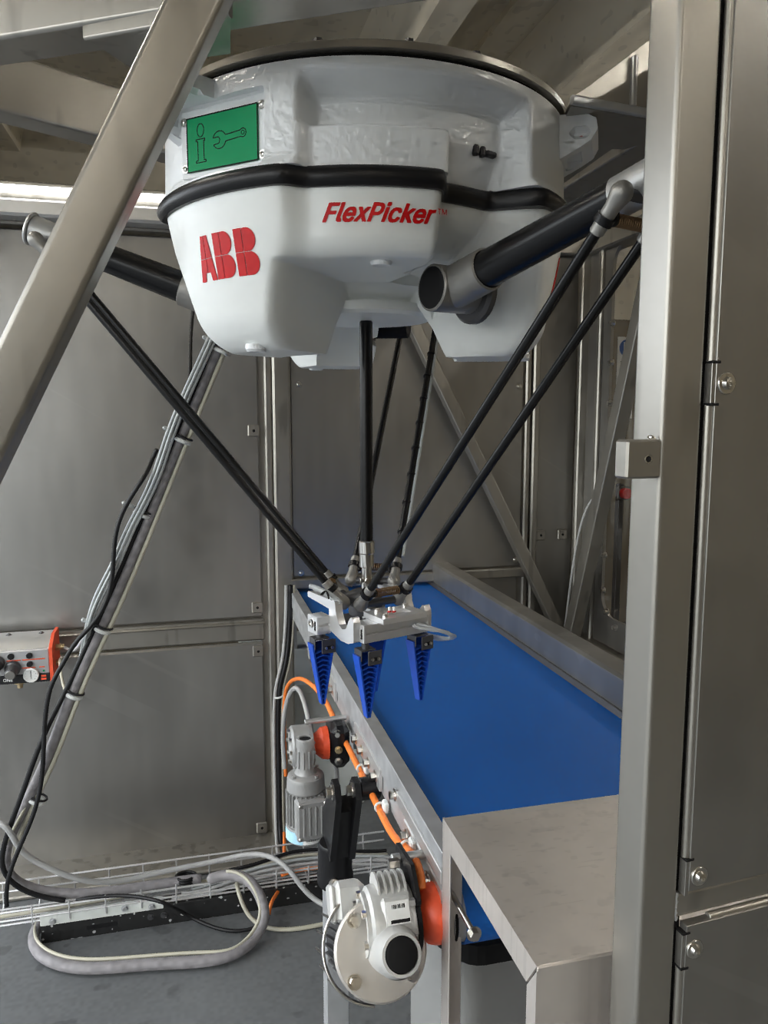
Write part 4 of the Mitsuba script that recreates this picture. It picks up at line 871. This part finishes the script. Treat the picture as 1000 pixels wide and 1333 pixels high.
cable('cable', [atY(252, 400, 2.5), atY(248, 470, 2.42), atY(243, 520, 2.32), atY(222, 560, 2.28)], 0.0055, 'm_cable_dark', 'thin black cable dropping behind the robot into the slanting bundle')
cable('cable', [atY(204, 585, 2.31), atY(196, 604, 2.30)] + [atY(*q, 2.255) for q in ((188, 620), (166, 655), (151, 695), (147, 740), (141, 775), (124, 808), (99, 836), (83, 862), (68, 890), (60, 925), (57, 970), (54, 1015), (44, 1058), (26, 1102), (12, 1140), (9, 1180))], 0.0062, 'm_cable_dark', 'black cable bowing out of the slanting bundle above the regulator box')
for j in range(3):
    q = ((277, 436), (248, 500), (222, 562), (205, 612), (186, 655), (168, 690), (150, 732), (130, 772), (117, 806), (108, 850), (99, 890))
    cable('air_hose', [atY(x + (5 * j - 4) * (1 if y < 800 else .6), y, 2.275 - 0.006 * (j % 2) + (0.035 if y > 845 else 0)) for x, y in q], 0.0047, 'm_clear', f'{("outer left", "middle", "inner right")[j]} translucent air hose of the slanting bundle', 'hose', 'translucent air hoses of the bundle')
for i, (x, y) in enumerate(((284, 456), (233, 572), (181, 668), (129, 818), (92, 903), (44, 1040))):
    c = bp(x + 4, y + 2); axis = unit(bp(180, 695) - bp(232, 570)); b1 = unit(np.cross(axis, V(0, 1, 0))); b2 = V(0, 1, 0)
    k = thing('cable_tie', f'{("topmost", "second", "third", "fourth", "fifth", "lowest")[i]} cable tie around the slanting hose bundle', 'cable tie', 'cable ties of the slanting bundle')
    obj('band', tube([c + (b1 * math.cos(q) + b2 * math.sin(q)) * 0.021 for q in np.linspace(0, 6.28, 22)], 0.0060, 8, 0), 'm_tie', k)
    obj('black_band', tube([c - axis * 0.012 + (b1 * math.cos(q) * 1.15 + b2 * math.sin(q)) * 0.022 for q in np.linspace(0, 6.28, 22)], 0.003, 8, 0), 'm_cable_dark', k)
    if i < 4: obj('hose_clip', cbox(c + b1 * 0.046 * (1 if (b1[0] < 0) else -1) - axis * 0.016 - b2 * 0.02, (0.036, 0.014, 0.012), 0.004, np.array([b1, b2, axis])), 'm_clear', k)
# regulator box on the left wall
rg = thing('regulator_box', 'grey and orange pneumatic control box with a round pressure gauge on the left back wall', 'control box')
BX1 = -0.462
obj('body', bx(-0.95, BX1, 2.60, 2.735, 0.742, 0.852, 0.004), 'm_box_grey', rg)
obj('lid', hullpts([(-0.95, 2.605, 0.850), (BX1, 2.605, 0.850), (-0.95, 2.735, 0.850), (BX1, 2.735, 0.850), (-0.95, 2.735, 0.878), (BX1, 2.735, 0.878), (-0.95, 2.66, 0.878), (BX1, 2.66, 0.878)]), 'm_alu', rg)
ep = obj('end_plate', prism([(2.595, 0.735), (2.595, 0.856), (2.655, 0.886), (2.738, 0.886), (2.738, 0.735)], 0.010, (BX1, 0, 0), np.array([[0, 1, 0], [0, 0, 1], [1, 0, 0]])), 'm_orange_red', rg)
obj('base_strip', bx(-0.95, BX1 - 0.001, 2.597, 2.601, 0.744, 0.772, 0.001), 'm_cable_dark', rg)
for x, z, r, d in ((-0.521, 0.834, 0.009, 0.010), (-0.521, 0.806, 0.009, 0.010), (-0.576, 0.834, 0.010, 0.004)): obj('knob', cyl((x, 2.60, z), (x, 2.60 - d, z), r, 18), 'm_black', rg)
for x, z in ((-0.572, 0.798), (-0.618, 0.818)):
    kn = obj('dial', lathe([(0, 0), (0.024, 0), (0.024, 0.012), (0.020, 0.016), (0.018, 0.045), (0.014, 0.048), (0, 0.048)], (x, 2.60, z), (0, -1, -0.25), 24), 'm_dark_metal', rg)
    obj('dial_face', cyl(V(x, 2.60, z) + unit(V(0, -1, -.25)) * 0.046, V(x, 2.60, z) + unit(V(0, -1, -.25)) * 0.050, 0.015, 20), 'm_rodend', kn)
ga = obj('gauge', lathe([(0, 0), (0.023, 0), (0.0235, 0.012), (0.021, 0.014), (0.020, 0.011), (0, 0.011)], (-0.518, 2.60, 0.770), (0, -1, 0), 28), 'm_label', rg)
obj('needle', cbox((-0.518, 2.5865, 0.772), (0.0016, 0.001, 0.026), 0.0004), 'm_matte_black', ga)
for j in range(9):
    q = -0.8 + j * 0.58; obj('tick', cbox((-0.518 + 0.016 * math.cos(q), 2.588, 0.770 + 0.016 * math.sin(q)), (0.0016, 0.0008, 0.0016), 0.0003), 'm_matte_black', ga)
for x0, x1, z in ((-0.590, -0.548, 0.820), (-0.543, -0.475, 0.820), (-0.545, -0.505, 0.793), (-0.494, -0.478, 0.793)): obj('stripe', bx(x0, x1, 2.5985, 2.60, z - 0.0018, z + 0.0018, 0.0005), 'm_orange_red', rg)
tx = meshkit.text_mesh('ONE', 0.010, 0.001, bold=True); obj('caption', place(tx, (-0.603, 2.5968, 0.7525), np.array([[1, 0, 0], [0, 0, 1], [0, -1, 0]])), 'm_label', rg, False)
for j in range(2): obj('mark', bx(-0.490, -0.474, 2.5962, 2.597, 0.750 + .010 * j, 0.757 + .010 * j, 0.0003), 'm_orange_red', rg)
obj('indicator', cyl((-0.481, 2.60, 0.780), (-0.481, 2.597, 0.780), 0.003, 10), 'm_green', rg)
for x in (-0.60, -0.50): obj('lid_screw', button((x, 2.70, 0.878), (0, 0, 1), 0.009), 'm_dark_metal', rg)
obj('fitting', cat([cyl((BX1 + .01, 2.66, 0.838), (BX1 + .028, 2.66, 0.838), 0.011, 6), cyl((BX1 + .026, 2.66, 0.838), (BX1 + .038, 2.66, 0.838), 0.0085, 16)]), 'm_brass', rg)
obj('fitting', cyl((BX1 + .01, 2.66, 0.785), (BX1 + .030, 2.66, 0.785), 0.009, 12), 'm_brass', rg)
obj('drain', cat([cyl((-0.565, 2.65, 0.744), (-0.565, 2.65, 0.728), 0.020, 16), cyl((-0.565, 2.65, 0.728), (-0.565, 2.65, 0.712), 0.009, 12)]), 'm_brass', rg)
cable('air_hose', [V(BX1 + .034, 2.66, 0.838), atY(97, 846, 2.60), atY(108, 832, 2.45), atY(122, 815, 2.34), atY(135, 790, 2.32)], 0.0055, 'm_cable_grey', 'grey air hose from the brass fitting of the regulator box', 'hose')
cable('cable', [V(BX1 + .028, 2.66, 0.785), atY(78, 862, 2.6), atY(82, 890, 2.5), atY(85, 915, 2.36), atY(70, 960, 2.34), atY(48, 1020, 2.32), atY(20, 1075, 2.33), atY(6, 1105, 2.36)], 0.0045, 'm_cable_cream', 'thin cream hose dropping from the regulator box into the bundle')

# ------------------------------------------------------------------ cable tray on the floor
tr = thing('wire_tray', 'galvanised wire mesh cable tray along the foot of the back wall', 'cable tray')
TX0, TX1 = -0.85, 0.62
def wire(p, q, r=0.0034): return cyl(p, q, r, 8, 0.0002)
for y, z in ((2.345, 0.122), (2.343, 0.096), (2.46, 0.150), (2.462, 0.118), (2.36, 0.072), (2.40, 0.070), (2.44, 0.072)):
    obj('long_wire', wire((TX0, y, z), (TX1, y, z)), 'm_alu_bright', tr)
for x in np.arange(TX0 + 0.03, TX1, 0.105):
    obj('cross_wire', tube([(x, 2.342, 0.135), (x, 2.342, 0.075), (x, 2.352, 0.067), (x, 2.45, 0.067), (x, 2.462, 0.078), (x, 2.462, 0.152)], 0.0026, 8, 0), 'm_alu_bright', tr)
ch = thing('support_channel', 'black speckled steel channel lying on the floor under the cable tray', 'channel')
obj('channel', prism(thick([(2.40, 0.064), (2.352, 0.064), (2.352, 0.002), (2.40, 0.002)], 0.004), 0.90, (-0.485, 0, 0), np.array([[0, 1, 0], [0, 0, 1], [1, 0, 0]])), 'm_dust', ch)
obj('slot', cbox((-0.31, 2.3497, 0.030), (0.09, 0.001, 0.014), 0.0004), 'm_matte_black', ch)
obj('pale_plate', bx(-0.485, -0.125, 2.3445, 2.3515, 0.060, 0.098, 0.001), 'm_plate_pale', ch)
for x, z, m in ((-0.45, 0.072, 'm_galv'), (-0.24, 0.080, 'm_galv'), (-0.16, 0.072, 'm_galv'), (-0.165, 0.034, 'm_dark_metal'), (-0.125, 0.034, 'm_dark_metal')):
    obj('bolt', hexhead((x, 2.3445 if z > .05 else 2.350, z), (0, -1, 0), 0.007, 0.006), m, ch)
hp = [(atZ(270, 1146, 0.13)), atZ(300, 1139, 0.145), atZ(323, 1146, 0.14), atZ(338, 1166, 0.11), atZ(344, 1192, 0.065), atZ(334, 1218, 0.030), atZ(308, 1240, 0.022), atZ(265, 1251, 0.021), atZ(200, 1255, 0.021), atZ(130, 1260, 0.021), atZ(85, 1257, 0.021), atZ(55, 1244, 0.021), atZ(44, 1226, 0.022), atZ(48, 1208, 0.028), atZ(60, 1196, 0.036)]
solo('conduit_hose', tube(hp, [0.008] + [0.0165] * (8 * 14 - 1) + [0.0165], 16), 'm_hose', 'thick grey hose looping out of the tray and lying on the floor', 'hose', None, True)
cable('floor_cable', [p + V(-0.012 if i < 6 else 0, 0.018 if i > 5 else 0, 0.014) for i, p in enumerate(hp[1:-1])], 0.0055, 'm_cable_cream', 'cream cable lying inside the curve of the looped grey hose')
cable('floor_cable', [V(-0.80, 2.66, 0.735), V(-0.80, 2.60, 0.60), V(-0.74, 2.40, 0.40), atY(0, 1072, 2.28), atY(25, 1103, 2.29), atY(60, 1128, 2.30), atY(110, 1146, 2.32), atY(160, 1146, 2.36), atY(220, 1133, 2.40), atY(285, 1120, 2.42), atY(335, 1112, 2.40), atY(372, 1128, 2.34), atY(398, 1160, 2.30), atY(425, 1179, 2.26), atY(446, 1184, 2.22), V(0.50, 2.16, 0.03), V(0.62, 2.10, 0.009)], 0.0085, 'm_cable_grey', 'grey hose running over the tray and down to the floor by the conveyor leg')
cable('floor_cable', [atZ(308, 1150, 0.10), atZ(314, 1172, 0.07), atZ(328, 1196, 0.02), atZ(355, 1209, 0.008), atZ(400, 1207, 0.008), atZ(450, 1196, 0.008)], 0.0065, 'm_cable_cream', 'tan cable on the floor to the left of the conveyor leg')
cable('floor_cable', [atZ(100, 1172, 0.12), atZ(130, 1167, 0.13), atZ(175, 1167, 0.13), atZ(215, 1176, 0.12), atY(245, 1192, 2.33), atZ(285, 1209, 0.012), atZ(318, 1211, 0.012), atZ(345, 1202, 0.02)], 0.0055, 'm_cable_dark', 'black cable crossing the front of the tray onto the floor')
wc2 = ('m_cable_grey', 'm_cable_grey', 'm_clear', 'm_cable_grey', 'm_cable_cream', 'm_cable_dark', 'm_cable_grey')
for j in range(7):
    yy = 2.365 + 0.013 * j; zz = 0.080 + 0.008 * (j % 3)
    P = [V(-0.10 + .03 * j, yy, 0.080), V(0.05, yy, zz), V(0.16, yy + 0.006 * math.sin(j), zz + 0.02), V(0.30, yy + .004 * j, zz + 0.03), V(0.45, yy + .01, zz + 0.02), V(0.62, yy, zz)]
    cable('tray_cable', P, 0.0055, wc2[j], ('front grey', 'second grey', 'translucent third', 'middle grey', 'cream', 'black', 'rearmost grey')[j] + ' cable of the parallel run in the wire tray under the hanging gear motor', 'cable', 'cables in the wire tray')
cable('tray_cable', [atZ(366, 1140, 0.11), atZ(385, 1134, 0.115), atZ(425, 1128, 0.115), atZ(450, 1125, 0.11)], 0.0055, 'm_orange', 'short orange cable lying in the tray beside the black bracket')
cable('tray_cable', [atY(370, 1085, 2.60), atY(370, 1105, 2.5), atY(366, 1150, 2.40), atZ(356, 1170, 0.06), atZ(350, 1190, 0.02)], 0.006, 'm_orange', 'orange cable dropping through the tray beside the looped hose')
cable('tray_cable', [V(-0.85, 2.40, 0.078), V(-0.5, 2.395, 0.080), V(-0.2, 2.40, 0.088), V(0.0, 2.41, 0.09), V(0.15, 2.40, 0.082)], 0.006, 'm_cable_cream', 'cream cable lying along the left part of the wire tray')
cl = [V(-0.055 + 0.03 * math.cos(q) * (1 + .1 * math.sin(3 * q)) , 2.405 + 0.028 * math.sin(q), 0.100 + 0.004 * q / 3) for q in np.linspace(0, 18, 60)]
solo('coiled_cable', tube(cl, 0.0045, 8, 0), 'm_cable_dark', 'small coil of black cable lying in the wire tray', 'cable', None, True)
solo('far_table', cat([bx(0.20, 0.66, 2.93, 3.7, 0.50, 0.54, 0.004), bx(0.20, 0.66, 2.95, 3.0, 0.0, 0.50, 0.004)]), 'm_plate_pale', 'pale work surface seen under the conveyor beyond the back wall', 'table')
